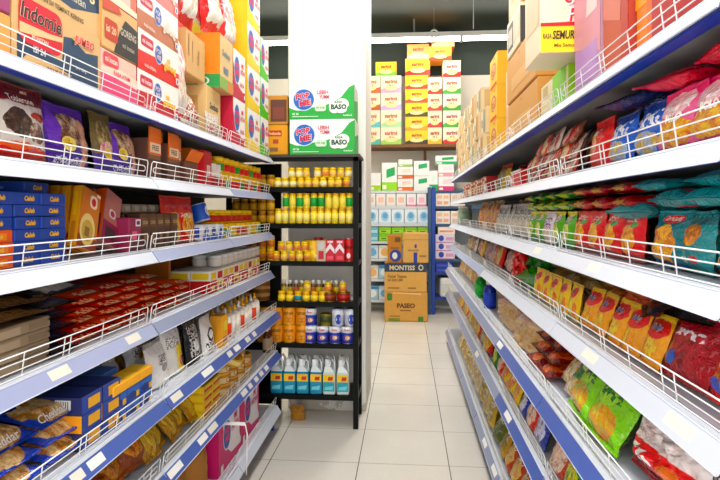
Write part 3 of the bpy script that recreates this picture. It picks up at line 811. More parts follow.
purp = pack('choc_purple', '#4a2390', [F(.5,.62,.36,.26,['#2e1a10','#6a4030','#c8a888','#e8e0d0'],5), F(.82,.42,.14,.40,['#c87858','#e8b498','#8a3a40'],4), Q(.5,.93,.5,.06,'#5c2ea8'), S(.45,.10,.35,.05,'#e8e4f4',30,40), E(.12,.6,.1,.3,'#6a38b4')], rough=.2, crinkle=.8)
pv = [bag('chocolate_bag', 'bag', purp, .20, .185, .07, 30+i, purp, extra=[(.36,.36,.16,.115,'#f2d878'),(.36,.36,.12,.085,'#e0b838')], txt=[('mini', .36, .36, .05, '#5c4420', {'maxw':.2})]) for i in range(2)]
tanp = pack('choc_tan', '#6a5a34', [F(.5,.6,.4,.3,['#2c2014','#8a7448','#d8c890'],6), Q(.5,.14,.6,.16,'#4a2390'), F(.5,.4,.35,.12,['#d86a88','#f0d0c8','#e89060'],5)], rough=.2, crinkle=.8)
tb = bag('chocolate_bag', 'bag', tanp, .13, .215, .06, 34, tanp, extra=[(.5,.30,.22,.10,'#f2d878'),(.5,.30,.16,.07,'#e0b838')])
inst(pv[0], place('L', z2, LY(77,.95), .04, 8), 'purple chocolate bag with yellow badge, nearest of the purple bags')
inst(pv[1], place('L', z2, LY(66,1.03), .125, 8), 'purple chocolate bag standing behind the nearest purple bag')
inst(tb, place('L', z2, LY(110.5,.95), .045, 6), 'narrow olive topped chocolate bag between the purple bags')
inst(pv[1], place('L', z2, LY(130,.95), .04, 10), 'purple chocolate bag with yellow badge, right of the olive topped bag')
inst(pv[0], place('L', z2, LY(120,1.03), .125, 8), 'purple chocolate bag in the second row, right of the olive topped bag')
def freebox(w, h, card_h, tilt=0):
    mb = MB(); mb.box(-w/2, w/2, 0, .10, 0, h, card('#5a3a30'), .002)
    draw(mb, [('rect','F',.08,.5,.92,.85,'#8a5c48'),('txt','F','cocoa',.5,.68,.16,'#d8b898',{'maxw':.7}),('rect','F',.1,.12,.9,.3,'#74483a')], w, .10, h)
    f = MB(); f.box(-w*.42, w*.42, -.004, .0, h*.62, h*.62+card_h, card('#e8782c'), 0)
    f.poly([(-w*.38,-.0046,h*.66),(w*.38,-.0046,h*.66),(w*.38,-.0046,h*.66+card_h*.36),(-w*.38,-.0046,h*.66+card_h*.36)], card('#f0dcc0'))
    f.text('FREE', lambda x, y: (x, -.0052, h*.66+card_h*.18+y), card_h*.2, card('#8a3c1c'), 0, .02, w*.66)
    return Spec('cocoa_box', 'box', mb.mesh('cocoa_box'), [('offer_card', f.mesh('offer_card'))], (w, .10, h))
fb = freebox(.115, .150, .10)
for i, px in enumerate((147, 156.5, 166, 175.5)):
    inst(fb, place('L', z2, LY(px+3.5, .96), .045 + .03*(i % 2)), 'brown cocoa box with orange card, ' + ORD[i] + ' from the purple bags', 'brown cocoa boxes with offer cards')
fl2 = MB(); fl2.box(-.06,.06,0,.10,0,.06,card('#5a3a30')); fl2.box(-.06,.06,-.01,.02,.055,.085,card('#e8782c'))
a = fl2.add([(-.06,-.03,.055),(.06,-.03,.055),(.06,.04,.10),(-.06,.04,.10)]); fl2.face([a,a+1,a+2,a+3], card('#e8782c'))
sp = carton('open_box', 'box', .15, .11, .10, '#6b4034', [('rect','F',.1,.2,.9,.7,'#82543e')])
f = MB(); k = f.add([(-.075,-.002,.1),(.075,-.002,.1),(.075,-.03,.145),(-.075,-.03,.145),(-.075,.0,.1),(.075,.0,.1),(.075,-.027,.147),(-.075,-.027,.147)])
for q in ((0,1,2,3),(5,4,7,6),(0,4,5,1),(1,5,6,2),(2,6,7,3),(3,7,4,0)): f.face([k+i for i in q], card('#ee7d2a'))
sp.parts.append(('open_flap', f.mesh('open_flap')))
inst(sp, place('L', z2, LY(189.5,.96), .05), 'low brown box with an open orange flap before the red box')
inst(carton('biscuit_box', 'box', .09, .10, .17, '#e8902c', [('rect','F',.1,.2,.9,.6,'#f0b060'),('rect','L',0,0,1,1,'#d87820')]), place('L', z2, LY(198.5,.96), .08), 'orange biscuit box standing behind the open flap box')
inst(carton('biscuit_box', 'box', .10, .14, .17, '#c81e3c', [('rect','F',.3,.3,.8,.6,'#f0d0d0'),('rect','L',0,0,1,1,'#d02040')]), place('L', z2, LY(206,.96), .05), 'tall crimson box beside the yellow capped jars')
tinw = can('drink_tin', 'tin', .032, .12, '#efe6e0', '#c8b8b0', 12, [('band',.05,.45,'#b02038')])
grid(tinw, 'L', z2, LY(209.5,.97), 2, .07, 'red and white tin left of yellow capped jars', 'red and white tins', .045, 2)
yj = jar('spread_jar', 'jar', .043, .082, '#f0c418', '#f6ce18', '#d8332c', .3, 12)
yj2 = jar('spread_jar', 'jar', .043, .082, '#f0c418', '#f6ce18', '#3a9a3c', .3, 12)
grid([yj, yj2, yj], 'L', z2, LY(219,.96), 9, .092, 'yellow capped jar on left second shelf', 'yellow capped jars', .045, 2, None, 2)
yb2 = bottle('sauce_bottle', 'bottle', .04, .20, '#f0c820', '#f2c010', '#f0d860', .6, .2)
grid(yb2, 'L', z2, LY(216,1.14), 4, .09, 'yellow bottle behind the yellow capped jars', 'yellow bottles on second shelf', .235, 1)
# ---- third shelf
z3 = LZ[2]
BL = '#1c3f94'
bb = carton('chocolate_box', 'box', .106, .16, .030, BL, [('txt','F','Caleb',.52,.5,.45,'#e8b440',{'shear':.2,'bold':.05,'maxw':.6}),('txt','L','chocolate',.5,.5,.3,'#7a86c4',{'maxw':.5}),('rect','L',0,0,1,.12,'#2a4cac'),('rect','T',.1,.1,.9,.9,'#24489e')], .0015)
ob = carton('chocolate_box', 'box', .106, .16, .030, '#e0641c', [('rect','F',.2,.2,.8,.75,'#ee8a2c'),('txt','F','Caleb',.5,.48,.4,'#f4d070',{'shear':.2,'bold':.03,'maxw':.5})], .0015)
yA = LY(13.5,.95); yB = LY(40,.95)
for col in range(5):
    for l in range(6):
        yc = [yB+.053, yA+.053, yA-.058, yA-.17, yA-.28][col]; base = LAY[l]
        if col < 2 and l > 5: continue
        s = ob if (col >= 2 and l < 3) else bb
        wd2 = 'orange' if s is ob else 'blue'
        cn = ['column beside the pasta packs', 'second column from the pasta packs', 'third column from the pasta packs', 'fourth column from the pasta packs', 'fifth column from the pasta packs'][col]
        inst(s, place('L', z3 + l*.0308, yc+rnd.uniform(-.003,.003), .045+rnd.uniform(0,.006), yaw=rnd.uniform(-1.5,1.5)), f'{wd2} chocolate box with gold script, {base}, {cn}', 'small chocolate boxes')
inst(bb, place('L', z3 + 6*.0308, yB+.045, .09, yaw=2), 'single blue chocolate box lying on top of the two blue columns')
for l in range(7):
    inst(bb, place('L', z3 + l*.0308, yA+.0+rnd.uniform(-.003,.003), .225), f'blue chocolate box in the column behind the front ones, {LAY[l]}', 'small chocolate boxes behind')
pastam = [('rect','F',0,0,1,1,'#c8762c'),('rect','F',0,.0,1,.2,'#8a3a20'),('ell','F',.45,.32,.40,.27,'#e9d28c'),('ell','F',.45,.30,.30,.18,'#caa65c'),('rect','F',.3,.2,.55,.36,'#8a6a34'),('rr','F',.42,.70,.82,.92,.014,'#f0e0c4'),('ell','F',.62,.81,.12,.07,'#c81e28'),('rect','F',.75,.93,.95,.98,'#f0e4d0'),('rect','L',0,0,1,1,'#dd9c30'),('rect','L',.2,.06,.7,.4,'#c07a1c'),('rect','L',.2,.5,.6,.9,'#e8b040')]
pk = carton('pasta_pack', 'pack', .105, .030, .20, '#d8902c', pastam, .006)
for i in range(7): inst(pk, place('L', z3, LY(84,.95), .045 + i*.036, 5, roll=19), f'yellow and brown pasta pack with red badge, {DEP[i] if i else "frontmost"} of the leaning line', 'pasta packs on third shelf')
cr = [('rect','F',0,0,1,1,'#b07068'),('rect','F',0,0,1,.4,'#8c2a48'),('rr','F',.3,.5,.7,.66,.01,'#ead8d8'),('ell','F',.5,.58,.14,.06,'#a03a50'),('rect','F',.2,.08,.8,.3,'#3c2a34'),('rect','L',0,0,1,1,'#cf5a34'),('rect','L',.2,.1,.8,.5,'#5c3038')]
ck = carton('cracker_pack', 'pack', .095, .036, .18, '#c08078', cr, .004)
for i in range(5): inst(ck, place('L', z3, LY(111,.95), .06 + i*.045, 6, roll=24), f'dusky pink cracker pack, {DEP[i] if i else "frontmost"} of the leaning line', 'cracker packs on third shelf')
mg = carton('cracker_box', 'box', .085, .05, .115, '#8c2a4c', [('rect','F',.0,.0,1,.45,'#4c2030'),('rect','F',.5,.74,.92,.95,'#e8dce0'),('rect','F',.58,.79,.84,.9,'#40303c'),('rect','F',.2,.35,.6,.6,'#c86080')], .003)
grid(mg, 'L', z3, LY(124,.94), 1, .095, 'small magenta cracker box before the pink packs', 'magenta boxes', .022, 1)
coc = carton('cocoa_tin', 'tin', .058, .058, .13, '#553726', [('rect','F',.1,.62,.9,.86,'#6c4a30'),('txt','F','COCOA',.5,.74,.1,'#d0b890',{'maxw':.7}),('rect','F',.15,.1,.85,.55,'#4e3222'),('ell','F',.5,.34,.2,.12,'#8a6640'),('rect','L',.1,.1,.9,.9,'#2e1c14')], .004)
co2 = carton('cocoa_tin', 'tin', .058, .058, .032, '#8d8778', [('rect','F',.2,.2,.8,.8,'#b8b2a4')], .004)
grid(coc, 'L', z3, LY(139.5,.95), 5, .067, 'dark brown cocoa tin beside the red pouch', 'cocoa tins', .045, 3)
grid(co2, 'L', z3+.132, LY(139.5,.95), 5, .067, 'flat grey tin lying on the cocoa tins', 'flat grey tins', .108, 1)
redp = pack('red_pouch', '#c8201c', [F(.5,.36,.4,.3,['#7a2a10','#d87a28','#f0c060','#8a3418'],5), Q(.5,.93,.6,.10,'#d02020'), S(.5,.58,.42,.05,'#f4e4d0',20,16), S(.5,.78,.35,.04,'#e07060',40,50)], rough=.2)
rp = bag('cereal_pouch', 'pouch', redp, .175, .205, .06, 41, redp, gusset=True)
inst(rp, place('L', z3, LY(179,.95), .05, 5), 'red and orange cereal pouch, left of two beside the cocoa tins')
inst(rp, place('L', z3, LY(193,.95), .05, 5), 'red and orange cereal pouch, right of two beside the blue white boxes')
bw = carton('milk_box', 'box', .095, .075, .075, '#eef0f4', [('rect','F',.0,.0,1,.3,'#2a4cb4'),('ell','F',.5,.55,.3,.26,'#2c54bc'),('rect','F',.4,.4,.9,.5,'#f2f4f8'),('rect','L',.2,.2,.8,.8,'#3a5cc0')], .003)
grid(bw, 'L', z3, LY(201,.95), 3, .10, 'blue and white milk box behind the wire fence', 'blue and white milk boxes', .04, 2)
bt = can('milk_tin', 'tin', .04, .085, '#2858bc', '#e0e6f0', 14, [('spot',0,.5,.5,.3,'#f0f2f6')])
inst(bt, place('L', z3+.077, LY(206,.97), .05, 18, t=.08), 'blue milk tin leaning on the blue and white boxes')
mj = jar('margarine_tub', 'tub', .05, .072, '#f2c614', '#f6d01c', '#f4d43c', .25, 14)
mj2 = jar('margarine_tub', 'tub', .05, .072, '#f2c614', '#f6d01c', '#2f8f8a', .25, 14)
mj3 = jar('margarine_tub', 'tub', .05, .072, '#f2c614', '#f6d01c', '#c8382a', .25, 14)
ym = LY(217,.96)
grid([mj, mj2, mj, mj3, mj3, mj], 'L', z3, ym, 8, .105, 'yellow margarine tub on the left third shelf', 'margarine tubs lower tier', .04, 2)
grid([mj3, mj3, mj3], 'L', z3+.0735, ym+.03, 7, .105, 'yellow tub with red label on the margarine tubs', 'margarine tubs upper tier', .075, 1)
tj = jar('honey_jar', 'jar', .04, .12, '#d89c1c', '#e0b02c', '#b8862c', .2, 12)
grid(tj, 'L', z3, LY(200,1.17), 5, .105, 'tall amber jar behind the margarine tubs', 'amber jars at the back of third shelf', .262, 1)
# ---- fourth left shelf: flat packets, white topped packs
z4 = LZ[3]
brn = pack('brown_flat', '#6a4c34', [Q(.5,.3,.42,.36,'#7a5c3a'), F(.4,.5,.3,.2,['#2a1c10','#6a5a30','#8a7a3a'],5), Q(.85,.5,.1,.4,'#241812')], rough=.25, crinkle=.8)
tanb = carton('biscuit_tray', 'pack', .30, .20, .028, '#8f7d66', [('rect','F',.05,.15,.6,.8,'#a8957c'),('rect','F',.7,.2,.95,.8,'#7a6852'),('rect','T',.05,.05,.95,.95,'#6a5844')], .003)
yq = LY(49, .95)
for l in range(4): inst(tanb, place('L', z4+l*.0295, yq-.16, .035+rnd.uniform(0,.008), yaw=rnd.uniform(-1,1)), f'tan flat biscuit tray at the left picture edge, {LAY[l]}', 'tan biscuit trays')
bf = [bag('wafer_packet', 'packet', brn, .24, .26, .035, 50+i, brn) for i in range(2)]
for i in range(3): inst(bf[i % 2], place('L', z4+.119+i*.031, yq-.15+rnd.uniform(-.02,.02), .03+rnd.uniform(0,.02), 90, rnd.uniform(-5,5), t=.035), f'dark brown wafer packet lying on the tan trays, {["lowest","middle one","topmost"][i]}', 'brown wafer packets')
dkp = pack('dark_pack', '#17171f', [Q(.5,.2,.4,.1,'#2c3050'), S(.5,.6,.4,.2,'#50545c',20,20)], rough=.25, crinkle=.7)
crm = pack('cream_flat', '#2a2c36', [Q(.5,.40,.42,.32,'#e4dcc8'), S(.5,.42,.3,.03,'#4a4234',16,60), Q(.5,.8,.5,.1,'#3c3a22')], rough=.22, crinkle=.7)
dk = bag('biscuit_packet', 'packet', dkp, .13, .22, .03, 55, dkp)
for l in range(5): inst(dk, place('L', z4+l*.0312, LY(58.5,.95), .03+rnd.uniform(0,.006), 90, rnd.uniform(-3,3), t=.03), f'black biscuit packet between tan trays and red packets, {LAY[l]}', 'black biscuit packets')
inst(bag('biscuit_packet', 'packet', crm, .20, .24, .035, 57, crm), place('L', z4+.158, LY(62,.95), .03, 84, 8, t=.035), 'dark biscuit packet with cream label lying on the black packets')
gry = pack('grey_stack', '#3c3a34', [Q(.5,.5,.5,.5,'#4a473c'), S(.5,.5,.4,.4,'#8d8568',14,14)], rough=.3)
gp = bag('biscuit_packet', 'packet', gry, .15, .16, .022, 58, gry)
for l in range(7): inst(gp, place('L', z4+l*.0225, LY(64,1.2), .29, 90, rnd.uniform(-4,4), t=.022), f'grey olive biscuit packet at the back behind the black ones, {LAY[l]}', 'grey biscuit packets')
rds = []
for i, (c1, c2) in enumerate((('#d8432a','#e8a060'), ('#d23a22','#e8d8a0'), ('#e05a34','#c8d0a0'))):
    rds.append(bag('stick_packet', 'packet', pack(f'red_flat{i}', c1, [Q(.5,.03,.3,.05,c2), S(.5,.1,.4,.05,'#f0c8a0',7,20), Q(.5,.5,.3,.2,'#e05a38')], rough=.22, crinkle=.7), .135, .30, .026, 60+i, None))
yr = LY(76.5, .95)
for c in range(6):
    for l in range(6 if c < 4 else 4):
        inst(rds[(c+l) % 3], place('L', z4+l*.0265, yr+.07+c*.143+rnd.uniform(-.006,.006), .028+rnd.uniform(0,.014), 90, rnd.uniform(-7,7), t=.026), f'red flat packet on left fourth shelf, {ORD[c]} pile {NEAR}, {LAY[l]}', 'red flat packets')
wood = paint('#a8642c', rough=.6, var=.25, scale=20, kind='wood')
for i, (px, dx) in enumerate(((170, .17), (197, .26))):
    b = MB(); X = .9 + dx; b.box(-X-.16, -X, LY(px, X)-.012, LY(px, X)+.012 + (.10 if i else 0), z4+.002, z4+.205, wood, .003)
    tag(link('wooden_divider', b.mesh('wooden_divider')), ('narrow brown board' if i == 0 else 'wider brown board') + ' standing upright behind the red flat packets', 'board')
bwn = pack('brown_bag', '#8a4a2c', [F(.5,.5,.45,.4,['#6a3420','#b87048','#d89a70'],5)], rough=.3)
inst(bag('bean_bag', 'bag', bwn, .22, .26, .08, 66, bwn), place('L', z4, LY(186,1.0), .15, 90, 5, t=.08), 'brown bean bag lying between the boards and the white topped packs')
wp = carton('wafer_pack', 'pack', .085, .10, .105, '#f0e8dc', [('rect','F',0,0,1,.55,'#c82a30'),('rect','F',.1,.62,.9,.9,'#f2d23c'),('rect','F',.1,.1,.6,.32,'#f4e0a0'),('rect','L',0,0,1,.55,'#c82a30'),('rect','L',.1,.62,.9,.9,'#f2d23c'),('rect','T',0,0,1,1,'#f4f0e8')], .003)
wp2 = carton('wafer_pack', 'pack', .085, .10, .105, '#f0e8dc', [('rect','F',0,0,1,.5,'#f2cc24'),('rect','F',.1,.58,.9,.9,'#c8342c'),('rect','F',.2,.1,.7,.3,'#b02a3a'),('rect','L',0,0,1,.5,'#f2cc24'),('rect','L',.1,.58,.9,.9,'#c8342c'),('rect','T',0,0,1,1,'#f4f0e8')], .003)
grid([wp, wp2, wp], 'L', z4, LY(207,.95), 10, .090, 'white topped wafer pack by the far fence', 'wafer packs', .03, 2)
lidm = jar('plastic_tub', 'tub', .04, .06, '#e9e4da', '#f4f2ee', None, .3, 12)
grid(lidm, 'L', z4+.108, LY(206,1.02), 9, .093, 'white lidded tub on the wafer packs', 'white lidded tubs', .045, 2)
# ---- fifth left shelf
z5 = LZ[4]
navy = '#1b2358'
chd = pack('cheddar', '#2440a8', [F(.5,.34,.46,.32,['#c88a34','#ecd09a','#b87838','#3a6a3a'],4), Q(.5,.86,.6,.12,'#20307c'), F(.8,.78,.2,.14,['#2c7a3c','#8ab8d8','#e0c080'],5), E(.2,.55,.14,.1,'#1c2f86')], rough=.2, crinkle=.9)
ch1 = bag('cracker_bag', 'bag', chd, .175, .23, .044, 70, chd, [('Cheddar', .46, .11, .10, '#f2eee6', {'shear':.25,'bold':.02,'maxw':.7})])
ch2 = bag('cracker_bag', 'bag', chd, .175, .23, .044, 71, chd)
ys = LY(62, .90)
names = ['nearest', 'second', 'third', 'fourth', 'fifth', 'sixth']
k = 0
for c in range(4):
    for l in range(3):
        sp = ch1 if l == 2 else ch2
        inst(sp, place('L', z5+.002+l*.044, LY(86,.9)-.09-c*.19, .028+.012*l, 80, rnd.uniform(-3,3), t=.045, lower=True), f'blue cheddar cracker bag lying by the fence, {ORD[c]} pile from the blue boxes, {LAY[l]}', 'cheddar cracker bags')
def bluebox(front, top, seed, barcode=True):
    a = [('rect','L',0,.0,1,1,front),('rect','F',.0,.0,1,1,'#24408e'),('rect','F',.3,.2,.9,.8,'#e0a83c')]
    if barcode:
        a.append(('rect','L',.55,.2,.82,.85,'#e4e2dc'))
        for i in range(6): a.append(('rect','L',.57+.04*i,.3,.585+.04*i,.8,'#303038'))
    a += [('rect','T',.05,.05,.95,.95,top)]
    return carton('cracker_box', 'box', .10, .17, .048, navy, a, .002)
dkb = bluebox('#20285c','#283878',1); ylb = bluebox('#e0981c','#2a4090',2,False)
yx = LY(76,.9)
for r in range(2):
    for c in range(2):
        for l in range(3):
            sp = ylb if (l == 1 and r == 0) else dkb
            inst(sp, place('L', z5+l*.0495, yx+.052+c*.106, .03+r*.185, yaw=rnd.uniform(-1,1), lower=True), f'navy cracker box with barcode end, {ORD[c]} pile after the cheddar bags, {DEP[r]}, {LAY[l]}' if sp is dkb else f'orange ended cracker box in the middle of the {ORD[c]} front pile after cheddar bags', 'cracker boxes')
for c in range(5):
    inst(dkb, place('L', z5+.0, yx-.06-c*.107, .285, lower=True), f'navy cracker box behind the cheddar bags, {ORD[c]} from the front piles, bottom', 'dark cracker boxes behind')
    inst(dkb, place('L', z5+.0495, yx-.06-c*.107, .285, lower=True), f'navy cracker box behind the cheddar bags, {ORD[c]} from the front piles, second up', 'dark cracker boxes behind')
    inst(dkb, place('L', z5+.099, yx-.06-c*.107, .285, lower=True), f'navy cracker box behind the cheddar bags, {ORD[c]} from the front piles, top', 'dark cracker boxes behind')
lb = carton('tea_box', 'box', .085, .075, .046, '#24449c', [('rect','F',.0,.55,1,1,'#3a68b8'),('ell','F',.4,.4,.25,.25,'#1c3274'),('rect','F',.7,.1,.95,.5,'#e0b030'),('rect','T',0,0,1,1,'#4a78b8'),('rect','L',.2,.2,.8,.8,'#3058b0')], .002)
yb5 = LY(107,.9)
for c in range(3):
    for r in range(2 if c < 2 else 1):
        for l in range(2 if r < 1 else 3):
            inst(lb, place('L', z5+l*.0472, yb5+.045+c*.089, .03+r*.079, yaw=rnd.uniform(-1,1), lower=True), f'bright blue tea box, {ORD[c]} column before the silver pouches, {DEP[r]}, {LAY[l]}', 'bright blue tea boxes')
    inst(carton('candy_box', 'box', .085, .075, .03, '#f0b020', [('rect','T',.1,.1,.9,.9,'#f4c840')], .002), place('L', z5+.0955, yb5+.045+c*.089, .03-.004, lower=True), f'flat yellow box on the bright blue boxes, {ORD[c]} {NEAR}', 'flat yellow boxes')
silver = pack('silver_pouch', '#e2e0dc', [Q(.5,.62,.6,.03,'#b08a3a'), F(.62,.32,.34,.26,['#8a5a18','#c88a28','#e0b050'],4), S(.4,.5,.25,.06,'#6a6a70',20,30), E(.3,.3,.16,.1,'#e8e6e2')], rough=.18, crinkle=.9)
whitep = pack('white_pouch', '#f0eeea', [S(.5,.55,.22,.1,'#5a5c66',18,40), E(.55,.35,.2,.09,'#a8a8ac'), Q(.92,.2,.1,.25,'#f0d428'), Q(.5,.95,.6,.05,'#b8b6b2')], rough=.2, crinkle=.7)
yelw = pack('milk_pouch', '#eceae4', [Q(.78,.25,.3,.3,'#f2d620'), F(.75,.2,.16,.12,['#e89070','#c83a30','#f0e0a0'],5), S(.4,.6,.3,.1,'#8a8a90',18,30)], rough=.2, crinkle=.7)
sp1 = bag('milk_pouch', 'pouch', silver, .165, .225, .08, 75, silver, gusset=True, crush=1.5)
inst(sp1, place('L', z5, LY(141,1.02), .125, 14, -6, t=.08, lower=True), 'silver milk pouch with gold corner leaning back, nearest of pale pouches')
inst(sp1, place('L', z5, LY(128,1.08)-.04, .215, 10, 4, t=.08, lower=True), 'silver milk pouch behind the one with gold corner')
sp2 = bag('milk_pouch', 'pouch', whitep, .165, .165, .085, 76, whitep, gusset=True)
inst(sp2, place('L', z5, LY(168,.9), .04, 10, 3, t=.08, lower=True), 'squat white grey milk pouch with small emblem')
sp3 = bag('milk_pouch', 'pouch', yelw, .15, .215, .075, 77, yelw, gusset=True)
inst(sp3, place('L', z5, LY(183,.9), .05, 8, -4, t=.07, lower=True), 'tall white milk pouch with yellow lower corner')
grnp = pack('grey_pouch', '#8d9188', [S(.5,.5,.4,.3,'#5a6058',14,20)], rough=.22, crinkle=.9)
sp4 = bag('milk_pouch', 'pouch', grnp, .14, .215, .07, 78, grnp, gusset=True)
for i, px in enumerate((158, 170)): inst(sp4, place('L', z5, LY(px,1.02), .165, 8, 5, t=.07, lower=True), f'grey foil pouch behind the white pouches, {ORD[i]} {NEAR}', 'grey foil pouches')
blk = pack('black_pouch', '#1c1c1f', [S(.5,.5,.4,.35,'#c8c8c4',12,16), E(.5,.4,.2,.15,'#e8e8e4')], rough=.22, crinkle=.8)
wht = pack('white_art', '#efece6', [E(.5,.5,.3,.2,'#242428'), E(.5,.5,.2,.13,'#efece6'), S(.5,.2,.4,.1,'#303034',18,18)], rough=.25)
bk = bag('sugar_pouch', 'pouch', blk, .13, .19, .07, 80, blk, gusset=True); wh = bag('sugar_pouch', 'pouch', wht, .13, .17, .07, 81, wht, gusset=True)
inst(bk, place('L', z5, LY(199,.9), .04, 6, lower=True), 'black and white pouch right of the tall milk pouch')
inst(bk, place('L', z5, LY(195,.98), .13, 6, lower=True), 'black and white pouch in the second row right of milk pouches')
inst(wh, place('L', z5, LY(212.5,.9), .035, 6, lower=True), 'white pouch with black round mark beside the yellow carton')
inst(carton('juice_carton', 'carton', .09, .06, .15, '#f0b41c', [('rect','F',.15,.15,.85,.3,'#c87818'),('rect','F',.2,.5,.8,.8,'#f8d860'),('rect','L',0,0,1,1,'#d89818')]), place('L', z5, LY(223,.9), .035, lower=True), 'small yellow carton between white pouch and pointed bottles')
pb = bottle('condensed_bottle', 'bottle', .032, .165, '#efe9de', '#f0b41c', '#e8e2d6', .5, .35, True)
pb2 = bottle('condensed_bottle', 'bottle', .032, .165, '#efe9de', '#f2efe8', '#d8503a', .5, .35, True)
grid([pb2, pb, pb], 'L', z5, LY(227.5,.9), 8, .078, 'white squeeze bottle with pointed cap near the rack', 'squeeze bottles', .035, 3, None, 1, lower=True)
yelb = pack('yellow_bag', '#f4c21c', [F(.5,.5,.4,.4,['#e8a010','#f8d840','#f4c820'],5)], rough=.25)
yb6 = bag('noodle_bag', 'bag', yelb, .16, .17, .07, 84, yelb)
for i in range(6): inst(yb6, place('L', z5+.168, LY(220,1.05)+i*.165, .07+.02*(i%2), 80, rnd.uniform(-10,10), t=.07, lower=True), f'bright yellow bag lying over the squeeze bottles, {ORD[i]} {NEAR}', 'yellow bags over the bottles')
# ---- sixth left shelf
z6 = LZ[5]
amb = pack('amber_bag', '#a85a20', [F(.5,.5,.46,.42,['#5a2a10','#c87028','#e8a850','#7a3a18'],7), S(.5,.75,.3,.08,'#e8d0a0',16,20)], rough=.2, crinkle=1.0)
amb2 = pack('flame_bag', '#8a4418', [F(.5,.5,.4,.36,['#e85a18','#f0a820','#a83810','#503010'],5)], rough=.2, crinkle=1.0)
ab = [bag('cracker_bag', 'bag', amb, .21, .28, .09, 86+i, amb, crush=1.4) for i in range(2)]
fb6 = bag('cracker_bag', 'bag', amb2, .2, .30, .10, 88, amb2, crush=1.4)
yv = LY(103,.9)
for i in range(4):
    for l in range(2):
        inst(ab[(i+l)%2], place('L', z6+l*.088, yv-.10-i*.222, .03+rnd.uniform(0,.02), 78, rnd.uniform(-12,12), t=.09, lower=True), f'amber cracker bag on the sixth left shelf, {ORD[i]} pile from flame bag, {LAY[l]}', 'amber cracker bags')
inst(fb6, place('L', z6, LY(147,.9), .05, 34, -6, t=.1, lower=True), 'cracker bag with orange flame coloured print leaning upright')
inst(ab[0], place('L', z6, LY(130,.9), .05, 60, 8, t=.09, lower=True), 'amber cracker bag tucked in front of the flame coloured bag')
gold = pack('gold_long', '#b8862c', [F(.5,.5,.45,.45,['#7a5018','#d8a838','#f0d060','#a87028'],6), Q(.5,.9,.5,.06,'#e8c040')], rough=.2, crinkle=1.0)
gl = [bag('macaroni_bag', 'bag', gold, .12, .28, .06, 90+i, gold, crush=1.3) for i in range(2)]
for i in range(5): inst(gl[i%2], place('L', z6, LY(157,.9)+.02+i*.10, .04+.02*(i%2), 38, rnd.uniform(-8,8), t=.06, lower=True), f'long gold macaroni bag leaning back, {ORD[i]} from the flame coloured bag', 'long gold bags')
tl = jar('snack_tub', 'tub', .045, .10, '#d8a024', '#e0a83c', '#c85a24', .25, 12)
grid(tl, 'L', z6, LY(170,1.1), 3, .10, 'gold tub behind the long gold bags', 'gold tubs behind bags', .25, 1, lower=True)
sb = carton('sardine_box', 'box', .105, .075, .036, '#e8c020', [('rect','F',.05,.2,.95,.5,'#c83020'),('rect','F',.1,.6,.9,.85,'#f0dc60'),('rect','T',.1,.1,.9,.9,'#e0b028'),('rect','L',.1,.2,.9,.8,'#f0d040')], .002)
for c in range(2):
    for l in range(4):
        inst(sb, place('L', z6+l*.0372, LY(201.5,.9)+.055+c*.11, .035, yaw=rnd.uniform(-2,2), lower=True), f'yellow and red flat box beside the round tins, {"near" if c == 0 else "far"} column, {LAY[l]}', 'yellow and red flat boxes')
rt = can('round_tin', 'tin', .062, .055, '#c98a3c', '#e8c46a', 20, [('band',.2,.7,'#e8d2a0'),('spot',0,.45,.6,.25,'#a85a28')])
yt = LY(223,.9)
for c in range(4):
    for r in range(2):
        for l in range(3 if c != 3 else 2):
            inst(rt, place('L', z6+l*.0556, yt+.065+c*.127, .03+r*.128, lower=True), f'round gold biscuit tin, {ORD[c]} column from the flat boxes, {DEP[r]}, {LAY[l]}', 'round gold tins')
tt = can('round_tin', 'tin', .062, .04, '#d89a34', '#f0cc60', 20, [('band',.2,.8,'#f0d890')])
inst(tt, Matrix.Translation((-.90, yt+.03, z6+.171)) @ Matrix.Rotation(R(35),4,'Y'), 'round gold tin tilted on edge against the tin columns')
bt6 = bottle('syrup_bottle', 'bottle', .025, .17, '#5a2a18', '#f4f2ee', '#c8b090', .4, .14)
grid(bt6, 'L', z6, LY(268.5,.9)-.03, 2, .056, 'small brown bottle with white cap at the shelf end', 'white capped brown bottles', .03, 1, lower=True)
